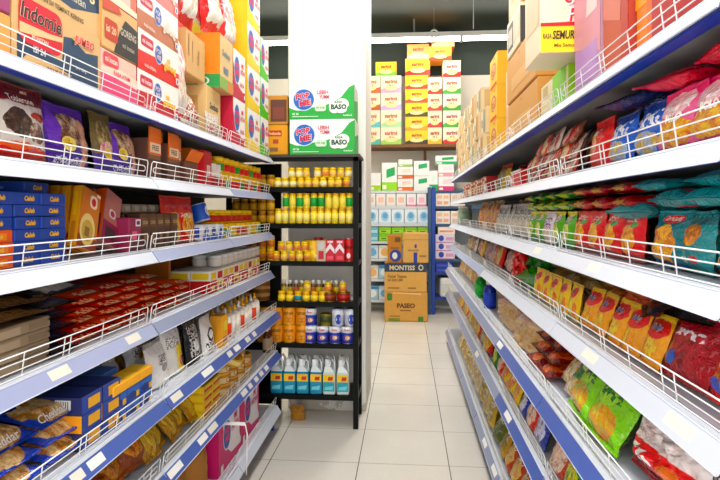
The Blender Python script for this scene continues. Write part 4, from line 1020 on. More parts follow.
# ---- lowest left shelf
z7 = LZ[6]
kc = carton('paper_carton', 'carton', .16, .30, .30, '#b5793c', [('rect','F',.3,.5,.7,.7,'#a06630'),('rect','L',.1,.2,.9,.8,'#a86e36')], .012, mat=kraft('#b5793c'))
kb = bag('paper_sack', 'sack', paint('#b07a42', rough=.75, var=.15, scale=10, bump=.2, kind='kraft'), .22, .31, .13, 95, None, gusset=True, crush=2.0)
inst(kb, place('L', z7, LY(222,.88)-.14, .04, 3, lower=True), 'brown paper sack beside the magenta cartons on the lowest left shelf')
inst(kb, place('L', z7, LY(222,.88)-.38, .04, 3, lower=True), 'brown paper sack, second from the magenta cartons')
inst(kc, place('L', z7, LY(222,.88)-.60, .04, 0, lower=True), 'brown paper carton at the picture bottom on the lowest left shelf')
mag = '#d01c70'
def mgc():
    f = 'F'
    a = [('rect',f,0,0,1,1,'#f4eef0'),('poly',f,[(0,0),(1,0),(1,.12),(.55,.16),(.3,.35),(.15,.8),(.1,1),(0,1)],mag),('poly',f,[(.93,.3),(1,.2),(1,1),(.9,1)],mag),
         ('ell',f,.34,.56,.17,.26,'#d8dcea'),('ell',f,.34,.56,.15,.23,'#2f4fa8'),('txt',f,'POP',.34,.63,.11,'#e84058',{'maxw':.22,'bold':.04}),('txt',f,'MIE',.35,.50,.11,'#e84058',{'maxw':.22,'bold':.04}),
         ('txt',f,'MI',.72,.74,.12,'#d02a70',{'bold':.03}),('txt',f,'INSTAN',.70,.58,.11,'#d02a70',{'bold':.03,'maxw':.34}),('rect',f,.05,.04,.16,.16,'#f0eef0'),('rect','L',0,0,1,1,mag),('rect','L',.05,.04,.4,.16,'#e8e4e6'),('txt','L','POP MIE',.5,.6,.12,'#f4d8e4',{'maxw':.7})]
    return carton('cup_noodle_carton', 'carton', .36, .34, .30, mag, a)
mc = mgc()
ybm = LY(222,.88)
inst(mc, place('L', z7, ybm+.19, .045, lower=True), 'magenta and white cup noodle carton next to the brown paper sack')
inst(mc, place('L', z7, ybm+.56, .045, lower=True), 'magenta and white cup noodle carton at the rack end of lowest left shelf')
b = MB(); b.box(-.93, -.76, ybm-.03, ybm-.018, .44, .452, paint('#f0ede8', rough=.4))
b.tube([(-.76, ybm-.024, .446), (-.75, ybm-.024, .40), (-.752, ybm-.024, .30), (-.755, ybm-.02, .205)], .003, paint('#f0ede8', rough=.4))
tag(link('plastic_strap', b.mesh('plastic_strap')), 'white plastic strap hanging below the blue sixth left shelf', 'strap')
# ================================================================== BLACK RACK IN FRONT OF THE PILLAR
blk_m = paint('#0f110f', rough=.45, var=.12, kind='black_steel')
blk_m.node_tree.nodes['Principled BSDF'].inputs['Specular IOR Level'].default_value = .12
RX0, RX1, RY0, RY1 = -1.22, -.318, 3.72, 4.03
RZS = [1.836, 1.617, 1.37, 1.117, .844, .564, .218]
o = link('metal_rack', None); o.location = ((RX0+RX1)/2, (RY0+RY1)/2, 0); tag(o, 'black steel rack of jars and bottles in front of the white pillar', 'rack')
def rpart(name, mb): 
    q = link(name, mb.mesh(name), o); q.matrix_parent_inverse = Matrix.Translation(-o.location); return q
for x in (RX0, RX1-.034):
    for y in (RY0, RY1-.03):
        b = MB(); b.box(x, x+.034, y, y+.03, 0, 1.835, blk_m); rpart('post', b)
b = MB(); b.box(-.955, -.905, RY1-.03, RY1, 0, 1.80, blk_m); rpart('post', b)
for i, z in enumerate(RZS):
    b = MB()
    if i == 0: b.box(RX0-.01, RX1+.012, RY0-.012, RY1+.005, z-.018, z, paint('#3a322a', rough=.5, kind='black_steel')); b.box(RX0, RX1, RY0, RY0+.02, z-.045, z-.018, blk_m)
    else: b.box(RX0+.001, RX1-.001, RY0+.003, RY1-.003, z-.03, z, blk_m)
    rpart('rack_shelf', b)
def rplace(x, z, dep): return Matrix.Translation((x, RY0+dep, z+.001))
def rrow(sp, level, px0, n, pitch, dep, label, group, dz=0.0, jit=.002, skip=()):
    x0 = XA(px0, RY0+dep)
    for i in range(n):
        if i in skip: continue
        s = sp[i % len(sp)] if isinstance(sp, list) else sp
        inst(s, rplace(x0 + s.dims[0]/2 + i*pitch + rnd.uniform(-jit, jit), RZS[level]+dz, dep), f'{label}, {ORD[i]} from left' if n > 1 else label, group)
# cartons on top of the rack
def cup_big():
    f = 'F'; g = '#23a548'
    a = [('rect',f,0,0,1,1,'#f7f7f3'),('poly',f,[(0,0),(1,0),(1,.97),(.92,.9),(.80,.62),(.66,.46),(.5,.37),(.36,.34),(.2,.25),(.1,.26),(0,.33)],g),
         ('ell',f,.225,.56,.172,.32,'#cfe0ee'),('ell',f,.225,.56,.158,.295,'#2a62b4'),
         ('txt',f,'POP',.205,.665,.19,'#f4e8ec',{'bold':.09,'rot':8,'shear':.1}),('txt',f,'POP',.205,.665,.17,'#c42a48',{'bold':.05,'rot':8,'shear':.1}),
         ('txt',f,'MIE',.245,.47,.19,'#f4e8ec',{'bold':.09,'rot':8,'shear':.1}),('txt',f,'MIE',.245,.47,.17,'#c42a48',{'bold':.05,'rot':8,'shear':.1}),
         ('txt',f,'LEBIH',.52,.765,.11,'#c4405c',{'bold':.03,'maxw':.17}),('txt',f,'YUMM',.54,.63,.11,'#c4405c',{'bold':.03,'maxw':.15}),
         ('ell',f,.74,.36,.125,.16,'#eef4ec'),('ell',f,.82,.42,.10,.16,'#eef4ec'),('ell',f,.70,.28,.08,.12,'#eef4ec'),('ell',f,.80,.27,.09,.11,'#eef4ec'),
         ('txt',f,'RASA',.76,.48,.07,'#2f6a48',{'bold':.03,'maxw':.2}),('txt',f,'BASO',.765,.34,.15,'#1f4a36',{'bold':.05,'maxw':.24}),
         ('rr',f,.40,.22,.57,.42,.015,'#cfe8cc'),('txt',f,'mi cup',.485,.32,.09,'#3a8a50',{'maxw':.13}),
         ('txt',f,'ISI 24',.10,.15,.06,'#e8f4e8',{'bold':.03}),('rect',f,.05,.065,.45,.085,'#d8f0d8'),('txt',f,'Indofood',.90,.10,.05,'#e8f4e8',{'maxw':.15}),
         ('rect','R',0,0,1,1,'#2fae50'),('poly','R',[(0,.5),(1,.7),(1,1),(0,1)],'#f2f4ee'),('rect','T',0,0,1,1,'#d8e8d4')]
    return carton('cup_noodle_carton', 'carton', .44, .27, .236, g, a)
cb = cup_big(); xc = (XA(289, RY0) + XA(355, RY0))/2
inst(cb, rplace(xc, RZS[0], .01), 'green and white cup noodle carton lying on the black rack', 'green cartons on the rack')
inst(cb, rplace(xc-.004, RZS[0]+.2375, .012), 'green and white cup noodle carton, upper of two on the black rack', 'green cartons on the rack')
oc = carton('food_carton', 'carton', .17, .25, .205, '#d89a44', [('rect','F',.2,.62,.75,.82,'#b83a24'),('txt','F','Indomie',.48,.72,.1,'#f0d8a0',{'maxw':.45}),('rect','F',.4,.38,.62,.52,'#a84830'),('rect','F',.2,.12,.6,.25,'#7a5a34')], .006, mat=kraft('#d89a44'))
inst(oc, rplace(-.885, RZS[0], .03), 'orange tan carton on the rack, left of the green cartons')
oc2 = carton('food_carton', 'carton', .17, .25, .20, '#c08a48', [('rect','F',.3,.1,.95,.85,'#5a3424'),('rect','F',.4,.2,.85,.6,'#7a3c2c'),('rect','T',.05,.05,.95,.95,'#a87438')], .006, mat=kraft('#c08a48'))
inst(oc2, rplace(-.885, RZS[0]+.207, .03), 'brown carton with dark print on the orange tan rack carton')
b = MB(); b.box(RX0+.03, -.957, RY1-.012, RY1-.004, .05, 1.80, blk_m); rpart('added_dark_sheet', b)  # added dark sheet standing in for the darkness behind the left half
# goods on the rack's left half, seen past the end of the left gondola
gam = jar('amber_jar', 'jar', .029, .085, '#a8741c', '#b8892c', '#d8a83c', .2, 12)
gyl = jar('yellow_jar', 'jar', .029, .085, '#eab820', '#f0c428', '#c87830', .25, 12)
for lv, sp_, lay, nm in ((1, gam, 1, 'second'), (2, gam, 2, 'third'), (3, gyl, 2, 'fourth')):
    for l in range(lay):
        for i in range(5):
            inst(sp_, Matrix.Translation((-1.165 + i*.0605, RY0+.02, RZS[lv]+.001+l*.086)), f'{"amber" if sp_ is gam else "yellow"} jar on the left half of rack {nm} shelf, {ORD[i]} from left, {LAY[l]}', 'jars left half of rack')
rtb = can('round_tub', 'tub', .06, .05, '#8a5220', '#c89a54', 18, [('band',.55,.95,'#c8a06a')])
for l in range(3):
    for i in range(2): inst(rtb, Matrix.Translation((-1.12 + i*.124, RY0+.02, RZS[4]+.001+l*.051)), f'round brown tub on the left half of rack, {["left","right"][i]} pile, {LAY[l]}', 'round brown tubs')
# jars
sj = jar('spread_jar', 'jar', .025, .066, '#f0d028', '#ecc830', '#f4e8b4', .25, 12)
sj2 = jar('spread_jar', 'jar', .025, .066, '#f0d028', '#ecc830', '#ecc070', .25, 12)
sj3 = jar('spread_jar', 'jar', .025, .066, '#f0d028', '#ecc830', '#d88850', .25, 12)
rrow([sj,sj,sj], 1, 273, 2, .053, .02, 'small yellow jar at left end of rack second shelf', 'small jars left on the rack')
rrow([sj,sj2,sj2,sj2,sj,sj2,sj2,sj3,sj2,sj3], 1, 288.5, 8, .0525, .02, 'small yellow jar in the front row, rack second shelf', 'small yellow jars')
rrow([sj,sj,sj2], 1, 287, 3, .053, .02, 'small yellow jar stacked at left, rack second shelf', 'stacked small yellow jars', .067)
rrow([sj,sj3,sj2,sj2,sj,sj2], 1, 313.5, 5, .0525, .02, 'small yellow jar stacked at right, rack second shelf', 'stacked small yellow jars', .067)
rrow([sj,sj2,sj], 1, 283, 8, .054, .10, 'small yellow jar in the back row, rack second shelf', 'small yellow jars at the back')
mj_ = jar('mayonnaise_jar', 'jar', .0235, .103, '#ecd040', '#dfae34', '#f4e48c', .14, 12)
mjg = jar('mayonnaise_jar', 'jar', .0235, .103, '#f0d23a', '#dfae34', '#2c9a44', .14, 12)
mjh = jar('mayonnaise_jar', 'jar', .0235, .103, '#f0d23a', '#dfae34', '#f0e070', .14, 12)
rrow([mj_,mj_,mjh], 2, 274, 11, .0488, .02, 'tall yellow jar in the front row, rack third shelf', 'tall yellow jars')
rrow([mjg,mjh,mjg,mjh,mjg,mjg,mjh,mjh,mjh,mjg,mjg], 2, 281.5, 10, .0488, .02, 'tall yellow jar on the front row, rack third shelf', 'tall yellow jars upper row', .104)
rrow([mj_], 2, 281, 10, .05, .09, 'tall yellow jar in the back row, rack third shelf', 'tall yellow jars at the back')
rrow([sj3,sj2], 3, 272, 7, .0535, .02, 'squat yellow jar in the front row, rack fourth shelf', 'squat yellow jars')
rrow([sj3,sj2,sj3], 3, 277, 5, .0535, .02, 'squat yellow jar on top of others, rack fourth shelf', 'squat yellow jars upper row', .067)
ycan = can('custard_tin', 'tin', .034, .14, '#f0bc18', '#d8b040', 16, [('band',.1,.5,'#f4c828')])
rrow(ycan, 3, 308, 1, .07, .02, 'tall yellow tin between squat jars and red cartons on the rack', None)
rcart = carton('milk_carton', 'carton', .061, .05, .145, '#b01c30', [('rect','F',0,0,1,1,'#c02438'),('poly','F',[(0,.35),(.5,.6),(1,.35),(1,.55),(.5,.85),(0,.55)],'#e8e0e2'),('rect','F',.15,.08,.85,.25,'#e05868'),('rect','F',.2,.86,.8,.95,'#f0d8dc')], .003)
rc2 = carton('milk_carton', 'carton', .06, .05, .14, '#b8a890', [('rect','F',0,0,1,1,'#c8b8a0'),('rect','F',.2,.1,.8,.5,'#b83040'),('ell','F',.5,.72,.3,.15,'#c8c4c8')], .003)
rrow([rc2, rcart, rcart], 3, 316.5, 3, .0625, .02, 'red and white milk carton on the rack', 'milk cartons on the rack')
rcan = can('milk_tin', 'tin', .032, .155, '#c01e2c', '#c8a0a0', 16, [('spot',0,.25,.4,.12,'#f0e4e4'),('band',.55,.8,'#a01824')])
rrow(rcan, 3, 344, 1, .07, .02, 'tall red tin at the right end of rack fourth shelf', None)
rrow([ycan, rcan, ycan, rcart], 3, 303, 4, .072, .11, 'tall tin in the back row, rack fourth shelf', 'tall tins at the back')
sbm = [bottle('flavour_bottle', 'bottle', .019, .105, c, '#e6e4da', l, .6, .18, False, 10) for c, l in (('#8a6a24','#d8c030'), ('#3a2a1c','#c8a838'), ('#6a4420','#c87030'))]
rrow(sbm, 4, 281, 11, .0405, .10, 'small white capped bottle in the middle row, rack fifth shelf', 'small bottles', .03)
b = MB(); b.box(XA(280,3.82), RX1-.04, RY0+.09, RY0+.15, RZS[4]+.001, RZS[4]+.029, card('#b8b0a0')); tag(link('cardboard_riser', b.mesh('cardboard_riser')), 'low cardboard riser under the small white capped bottles on the rack', 'riser')
yl2 = jar('custard_jar', 'jar', .026, .068, '#f0c020', '#e8b820', '#f4d860', .3, 12); yl3 = jar('custard_jar', 'jar', .026, .068, '#f0c020', '#e8b820', '#2a8aa0', .3, 12)
rrow([yl2, yl2, yl3, yl2], 4, 277, 6, .056, .015, 'yellow custard jar in the front row, rack fifth shelf', 'custard jars')
rrow([sj2, sj2, sj3], 4, 303, 1, .056, .018, 'small yellow jar standing on the custard jars', None, .069)
brj = can('chocolate_tin', 'tin', .046, .062, '#6a2c18', '#c8a040', 16, [('band',.2,.7,'#8a3c20')]); brj2 = can('chocolate_tin', 'tin', .046, .062, '#8a1c18', '#c8a040', 16, [('band',.2,.7,'#a82a20')])
rrow([brj, brj2], 4, 321.5, 2, .10, .015, 'wide brown chocolate tin, front right of rack fifth shelf', 'wide chocolate tins')
rrow([sj3, sj3], 4, 324, 2, .10, .03, 'small yellow jar standing on a wide chocolate tin', 'jars on chocolate tins', .063)
cst = can('custard_tin', 'tin', .044, .118, '#e89c1c', '#c8a850', 18, [('txt','CUSTARD',.68,.16,'#5a3410'),('spot',.1,.3,.7,.14,'#c07818')])
rrow(cst, 5, 256, 4, .0885, .015, 'orange yellow custard tin in the lower tier on the rack', 'custard tins lower tier')
rrow(cst, 5, 256, 4, .0885, .015, 'orange yellow custard tin in the upper tier on the rack', 'custard tins upper tier', .119)
blt = can('milk_tin', 'tin', .042, .116, '#2238a4', '#b8bcc8', 18, [('band',.62,.97,'#eef0f4'),('txt','Susu',.8,.14,'#c02a34'),('spot',0,.34,.75,.15,'#b86a34'),('spot',.1,.34,.4,.1,'#f0dcc0')])
wht_ = can('milk_tin', 'tin', .042, .116, '#c4c8d8', '#b8bcc8', 18, [('band',.5,.9,'#e8eaf0'),('spot',.2,.4,.5,.3,'#2a40a8')])
gtin = can('milk_tin', 'tin', .040, .08, '#6a6a28', '#b89838', 18, [('band',.3,.8,'#3c4420')])
rrow(blt, 5, 303.2, 4, .0845, .015, 'blue and white milk tin in the lower tier on the rack', 'blue milk tins')
rrow(blt, 5, 303.2, 1, .086, .015, 'blue and white milk tin standing on the lower blue tins', None, .117)
rrow(gtin, 5, 319, 1, .086, .018, 'small olive tin between the upper blue and silver tins', None, .117)
rrow([wht_, wht_], 5, 331, 2, .0845, .015, 'silver white milk tin in the upper tier on the rack', 'silver milk tins', .117)
jb = jerrycan('detergent_jerrycan', .083, .085, .245, '#2a86a8', '#dfe8e8', '#f2c818', '#1f8cae')
jb2 = jerrycan('detergent_jerrycan', .083, .085, .245, '#cfdcd8', '#e4ece8', '#f0cc28', '#1f9caa')
rrow([jb, jb, jb, jb, jb2, jb2], 6, 270, 6, .0905, .015, 'detergent jerrycan in the front row on the lowest rack shelf', 'detergent jerrycans')
rrow(jb2, 6, 273, 6, .089, .12, 'detergent jerrycan in the back row on the lowest rack shelf', 'detergent jerrycans at the back')
kbag = bag('paper_bag', 'bag', paint('#a8742c', rough=.6, var=.3, scale=20, kind='kraft'), .10, .11, .07, 97, None, gusset=True, crush=2)
inst(kbag, at(XA(297, 3.85), 3.83, 0), 'small crumpled brown bag on the floor under the black rack')
# ================================================================== RIGHT SHELVES
def rspan(a, b, X): return RY(b, X), RY(a, X) - RY(b, X)       # (near Y, width) for pixels a (far) .. b (near)
def rmid(a, b, X): return (RY(a, X) + RY(b, X)) / 2
# ---- top shelf cartons
z1 = RZ[0]
def tall(col, px0, px1, h, label, arts=(), dep=.03, d=.3):
    y0, w = rspan(px0, px1, .535)
    inst(carton('tall_carton', 'carton', w-.004, d, h, col, list(arts), .006), place('R', z1, y0+w/2, dep), label)
tall('#a81c28', 650, 790, .36, 'deep red carton with gold lettering on the top right shelf', [('txt','F','VITA',.42,.30,.07,'#d8a060',{'maxw':.3}),('txt','F','sarimi',.46,.20,.08,'#d8a060',{'maxw':.4}),('rect','F',.0,.0,1,.06,'#8a1820'),('rect','R',.1,.1,.9,.9,'#9a1c28')])
tall('#f08424', 629, 649, .40, 'orange carton between the deep red and dusty rose cartons', [('rect','F',.0,.3,.6,1,'#f4a04c'),('rect','F',.6,.0,.9,.9,'#e87018')], .045)
tall('#b8543f', 603, 628.5, .40, 'dusty rose carton left of the orange carton on the top shelf', [('poly','F',[(0,.4),(.7,.3),(.9,1),(0,1)],'#cc7868'),('rect','F',.75,.0,1,1,'#b04038'),('rect','R',0,0,1,1,'#a84438')], .03)
tall('#c095b8', 576, 602.5, .42, 'tall lilac pink carton right of the lettered cream carton', [('poly','F',[(0,.35),(1,.2),(1,1),(0,1)],'#d69aa6'),('rect','F',.1,.05,.9,.3,'#b890c4'),('rect','R',0,0,1,1,'#b48a94'),('poly','F',[(.5,.5),(.9,.5),(.9,.95),(.6,.9)],'#f0d0cc')], .025)
y0, w = rspan(546, 574, .57)
s = carton('noodle_carton', 'carton', w, .28, .147, '#e8dcb8', [('rect','F',.48,0,.95,1,'#86d038'),('rect','F',.05,.1,.4,.5,'#d8c8a0'),('rect','F',.1,.6,.3,.9,'#c8b080'),('rect','R',.0,.0,1,1,'#9ccc50')], .004)
inst(s, place('R', z1, y0+w/2, .045), 'cream and lime green carton under the yellow banded carton')
s = carton('noodle_carton', 'carton', .235, .30, .33, '#ead6b8', [('rect','R',0,0,1,1,'#f0dcc0'),('rect','R',0,0,1,.25,'#f4d81c'),('poly','R',[(0,.25),(1,.25),(1,.30),(0,.285)],'#c02a38'),
    ('txt','R','Se',.36,.53,.17,'#c8283c',{'bold':.07,'shear':.15}),('txt','R','Se',.36,.53,.165,'#f0e0d8',{'bold':.0,'shear':.15}),('txt','R','Pe',.38,.365,.15,'#c8283c',{'bold':.07,'shear':.15}),('txt','R','Pe',.38,.365,.145,'#f0e0d8',{'bold':.0,'shear':.15}),
    ('txt','R','RASA',.065,.155,.05,'#4a3420',{'bold':.02,'shear':.15,'maxw':.09}),('txt','R','SEMUR AYAM',.345,.165,.085,'#3a2a18',{'bold':.03,'shear':.15,'maxw':.45}),('txt','R','Mie Semur Cup',.30,.06,.045,'#7a5c28',{'maxw':.4}),('rect','F',.1,.3,.9,.8,'#dcc09a')], .004)
inst(s, Matrix.Translation((.428, 1.828+.1175, z1+.1505)) @ Matrix.Rotation(R(-90), 4, 'Z'), 'cream and yellow noodle carton with red script on its face, overhanging')
y0, w = rspan(514, 545, .57)
tanr = lambda h: carton('plain_carton', 'carton', w, .28, h, '#cf9a5c', [('txt','F','supermi',.5,.86,.06,'#b83a28',{'maxw':.4}),('rect','F',.2,.2,.8,.5,'#d8aa70'),('rect','R',.3,.3,.7,.7,'#c89858')], .005, tape='#b8844c')
inst(tanr(.20), place('R', z1, y0+w/2, .035), 'tan carton with small red print, lower of two by the yellow banded carton')
inst(tanr(.225), place('R', z1+.203, y0+w/2+.01, .03), 'tan carton with small red print, upper of two by the yellow banded carton')
s = carton('plain_carton', 'carton', .34, .26, .19, '#e6d2b4', [('rect','F',.1,.15,.5,.85,'#2e2a26'),('rect','F',.55,.2,.95,.8,'#d8c0a0'),('rect','F',.15,.25,.45,.7,'#b8b0a0'),('rect','R',.0,.0,1,.9,'#2a2622'),('rect','R',.1,.1,.9,.75,'#cfc4b2')], .005)
inst(s, place('R', z1+.432, y0+w/2+.14, .025), 'cream and black carton near the picture top on the right shelf')
inst(carton('plain_carton', 'carton', .34, .26, .20, '#d8b484', [('rect','F',.2,.3,.8,.7,'#c89c64')], .005, tape='#a87840'), place('R', z1+.624, y0+w/2+.12, .03), 'tan carton above the cream and black carton, near the picture top')
noodle_y = [('rect','F',0,0,1,1,'#f6cf18'),('ell','F',.5,.55,.36,.28,'#f0bc84'),('ring','F',.5,.6,.30,.2,.3,'#d07a48'),('ring','F',.42,.46,.18,.14,.35,'#c8683c'),('ring','F',.62,.5,.2,.12,.3,'#d88850'),('txt','F','Sedaap',.62,.92,.1,'#c8301c',{'maxw':.5}),('rect','F',.1,.05,.9,.14,'#e8402c'),('rect','R',0,0,1,1,'#e4b048')]
ny = carton('noodle_carton', 'carton', .30, .28, .20, '#f6cf18', noodle_y, .004)
ypx = rmid(486, 503, .545)
for i in range(3): inst(ny, place('R', z1+(i+.0)*.202, ypx, .04), 'yellow noodle carton with curly noodle print, ' + ['lowest','middle one','topmost'][i] + ' of its stack', 'yellow noodle cartons')
inst(carton('plain_carton', 'carton', .15, .28, .42, '#e8ccac', [('rect','F',.1,.1,.9,.5,'#e0bc94'),('rect','F',.2,.6,.8,.9,'#ecd8c0')], .006, tape='#caa070'), place('R', z1, y0+w+.082, .05), 'tall pale tan carton between the yellow stack and the small print cartons')
yf = RY(484.5, .545)
wrapm = pack('wrapped', '#dccdb2', [S(.5,.5,.45,.45,'#8d8266',8,20), Q(.5,.95,.5,.06,'#d8b070'), Q(.25,.5,.1,.5,'#d8a868')], rough=.25, crinkle=.5)
wcs = [carton('wrapped_bale', 'carton', .24, .28, .19, '#dcc49c', [('rect','F',.1,.1,.5,.9,'#f0e6d4'),('rect','F',.55,.1,.95,.9,c),('rect','F',.2,.3,.4,.6,'#8a8a70'),('rect','R',.1,.1,.9,.9,'#c8a878')], .006, tape='#caa868') for c in ('#c8985c','#9aa088','#e0b878')]
for c in range(8):
    for l in range(3 if c > 1 else (3 if c == 1 else 2)):
        if yf+.13+c*.26 > 6.1: continue
        inst(wcs[(c*2+l) % 3], place('R', z1+l*.192, yf+.14+c*.26, .03+.02*((c+l)%2)), f'tan wrapped bale beyond the yellow noodle cartons, {ORD[c]} column, {LAY[l]}', 'tan wrapped bales')
# ---- second shelf
z2 = RZ[1]
pinkp = pack('pink_snack', '#e86a94', [Q(.5,.9,.6,.11,'#e0306c'), E(.45,.72,.44,.2,'#f4c4c8'), S(.5,.70,.36,.09,'#fbf2ee',9,9), F(.55,.28,.42,.22,['#8a4418','#d8842c','#f0c850','#b85a1c'],5), Q(.5,.05,.6,.05,'#b82a68')], rough=.2, crinkle=.9)
crimp_ = pack('crimson_snack', '#d01440', [F(.5,.4,.4,.2,['#b01030','#e8607c','#f0a030'],4), S(.5,.7,.3,.06,'#f4d0d4',14,16)], rough=.18, crinkle=1.0)
bluep = pack('blue_snack', '#1c5ec0', [Q(.5,.92,.6,.09,'#123a90'), S(.5,.66,.38,.14,'#eef4fa',8,8), F(.5,.25,.42,.2,['#e8e0a0','#c8a030','#88b0d8','#f0e8d0'],5), E(.15,.3,.1,.12,'#e8d040')], rough=.2, crinkle=.9)
navp = pack('navy_snack', '#182458', [S(.5,.5,.4,.2,'#c8d0e8',14,14), Q(.5,.8,.5,.1,'#20306c')], rough=.2, crinkle=1.0)
redyp = pack('red_yellow_snack', '#d8281c', [E(.3,.55,.28,.25,'#f0c43c'), F(.35,.5,.2,.18,['#e8e0d0','#d86028','#f0b030'],5), S(.35,.75,.25,.06,'#f8f0e0',14,14)], rough=.22)
pb_ = [bag('snack_bag', 'bag', pinkp, .175, .142, .07, 100+i, pinkp, [('POLO', .55, .50, .15, '#fbf4ea', {'bold':.06,'shear':.2,'maxw':.6})], crush=1.2) for i in range(2)]
inst(pb_[0], place('R', z2, rmid(680,722,.54)+.005, .03, 10), 'pink snack bag with white lettering, nearest standing on the second right shelf')
inst(pb_[1], place('R', z2, rmid(650,678,.54), .03, 8), 'pink snack bag with white lettering, next to the blue bags')
orp = pack('orange_snack', '#d8341c', [F(.5,.4,.4,.3,['#f07818','#e82818','#3a8a3a','#f0c040'],4), Q(.5,.9,.5,.1,'#c01830')], rough=.2)
inst(bag('snack_bag', 'bag', orp, .17, .15, .07, 103, orp), place('R', z2, RY(722,.54)-.09, .04, 10), 'orange and red snack bag at the right picture edge')
for i in range(2): inst(pb_[i], place('R', z2, rmid(645,680,.54)+.04+i*-.18, .12, 8), f'pink snack bag in the second row, {"far" if i == 0 else "near"} one', 'pink bags second row')
cb_ = [bag('snack_bag', 'bag', crimp_, .20, .20, .05, 105+i, crimp_, crush=1.5) for i in range(3)]
inst(cb_[0], place('R', z2+.139, rmid(650,690,.56), .03, 86, 14, t=.05), 'crimson snack bag lying across the pink bags')
inst(cb_[1], place('R', z2+.141, rmid(695,735,.56)-.03, .03, 86, -10, t=.05), 'crimson snack bag lying on the nearest pink bag under the top shelf')
bl_ = [bag('snack_bag', 'bag', bluep, .155, .14, .07, 108+i, bluep, crush=1.2) for i in range(2)]
inst(bl_[0], place('R', z2, rmid(623,650,.54), .035, 8), 'blue snack bag with white lettering, right of two standing')
inst(bl_[1], place('R', z2, rmid(598,620,.54), .035, 8), 'blue snack bag with white lettering, left of two standing')
inst(bag('snack_bag', 'bag', bluep, .155, .14, .07, 110, bluep, crush=1.2), place('R', z2, rmid(611,640,.54)+.03, .12, 8), 'blue snack bag standing behind the two front blue bags')
nb_ = bag('snack_bag', 'bag', navp, .22, .22, .045, 111, navp, crush=1.6)
inst(nb_, place('R', z2+.138, rmid(605,645,.56), .03, 86, 10, t=.05), 'navy snack bag lying across the blue bags')
inst(bag('noodle_bag', 'bag', redyp, .15, .16, .08, 113, redyp), place('R', z2, rmid(576,600,.55), .05, 4), 'red and yellow noodle bag left of the blue snack bags')
inst(carton('noodle_box', 'box', .10, .10, .16, '#c41c20', [('rect','F',0,0,.5,1,'#d8402c'),('rect','F',.1,.3,.4,.8,'#f0c04c')]), place('R', z2, RY(577,.55)-.02, .14), 'red box behind the red and yellow noodle bag')
sach = []
for i, (a_, b_, c_) in enumerate((('#a8302c','#e8c8b0','#6a3020'), ('#c8a898','#8a3428','#e8dcc8'), ('#7a4a34','#d8483c','#d8c0a0'), ('#d8c8b8','#b03830','#8a5a40'), ('#c84838','#f0d8a0','#703028'))):
    m_ = pack(f'sachet{i}', a_, [F(.5,.4,.4,.3,[c_,b_,a_],5), S(.5,.75,.35,.1,b_,10,10)], rough=.2)
    sach.append(bag('seasoning_sachet', 'sachet', m_, .085, .10, .03, 120+i, None, crush=1.3, nx=8, ny=10))
k = 0
ys0 = RY(574,.55)
for c in range(8):
    for r in range(2):
        for l in range(3 if c < 6 else 2):
            inst(sach[(c*3+r*2+l) % 5], place('R', z2+l*.050, ys0+.045+c*.097+rnd.uniform(-.004,.004), .035+r*.11, rnd.uniform(18,30), rnd.uniform(-5,5), t=.03), f'brown red sachet on right second shelf, {ORD[c]} from near end, {DEP[r]}, {LAY[l]}', 'small sachets')
redbx = carton('tea_box', 'box', .26, .12, .085, '#d01c2c', [('rect','F',.05,.1,.95,.9,'#d82434'),('rect','F',.0,.88,1,1,'#e8e0e0'),('rect','T',0,0,1,1,'#c81828')], .003)
inst(redbx, place('R', z2, rmid(506,530,.55), .04, yaw=0), 'low red box by the fence right of the yellow noodle pouch')
ypo = pack('yellow_pouch', '#c8b04c', [F(.5,.5,.4,.35,['#e8d8a0','#b87828','#5a6a38','#e8e8d0'],4), Q(.5,.9,.5,.1,'#c83a28')], rough=.2, crinkle=1.0)
for i in range(2): inst(bag('noodle_pouch', 'pouch', ypo, .22, .175, .09, 130+i, ypo, crush=1.4), place('R', z2, rmid(488,505,.55)+i*.02, .04+i*.11, 12, 6), ['yellow and olive pouch with red top standing beyond the low red box', 'yellow and olive pouch behind the one beside the low red box'][i])
mixb = [carton('sauce_box', 'box', .10, .08, .13, c, [('rect','F',.15,.2,.85,.6,e),('rect','F',.1,.75,.9,.9,f_)]) for c, e, f_ in (('#b8241c','#e8b050','#f0e0c0'),('#e8d8c8','#c83428','#c03020'),('#c83a24','#f0d080','#e8e0d0'),('#8a2a20','#d8983c','#e0c080'))]
yk = RY(486,.55)
for c in range(15): inst(mixb[c % 4], place('R', z2, yk+.06+c*.105, .05), f'small red and cream sauce box, {ORD[c]} beyond the yellow olive pouch', 'small sauce boxes')
# ---- third shelf
z3 = RZ[2]
teal = '#0a7078'
tealp = pack('teal_front', teal, [F(.5,.40,.32,.36,['#7a3a0c','#d8841c','#f0b850','#a85a14'],6), E(.5,.86,.28,.07,'#d83a3c'), S(.5,.86,.2,.03,'#f4ece0',20,60), Q(.5,.05,.6,.05,'#1c4a80'), Q(.5,.97,.6,.04,'#0e8c92')], rough=.16, crinkle=.9)
tealb = pack('teal_back', '#0d868a', [E(.68,.22,.16,.06,'#c83444'), S(.3,.2,.16,.05,'#e8d8c0',18,24), Q(.5,.85,.6,.06,'#0a6068'), F(.5,.62,.3,.18,['#7a3a0c','#d8841c','#f0b850'],6)], rough=.14, crinkle=1.1)
tf = [bag('fried_shallot_bag', 'bag', tealp, .145, .125, .08, 140+i, tealp, crush=1.1) for i in range(2)]
tk = [bag('fried_shallot_bag', 'bag', tealb, .185, .20, .052, 143+i, tealb, crush=1.5, blunt=True) for i in range(3)]
z0 = z3
inst(tf[0], place('R', z0, rmid(640,676,.54), .03, 5, 4, t=.08), 'teal bag with orange food window standing behind the fence, leftmost')
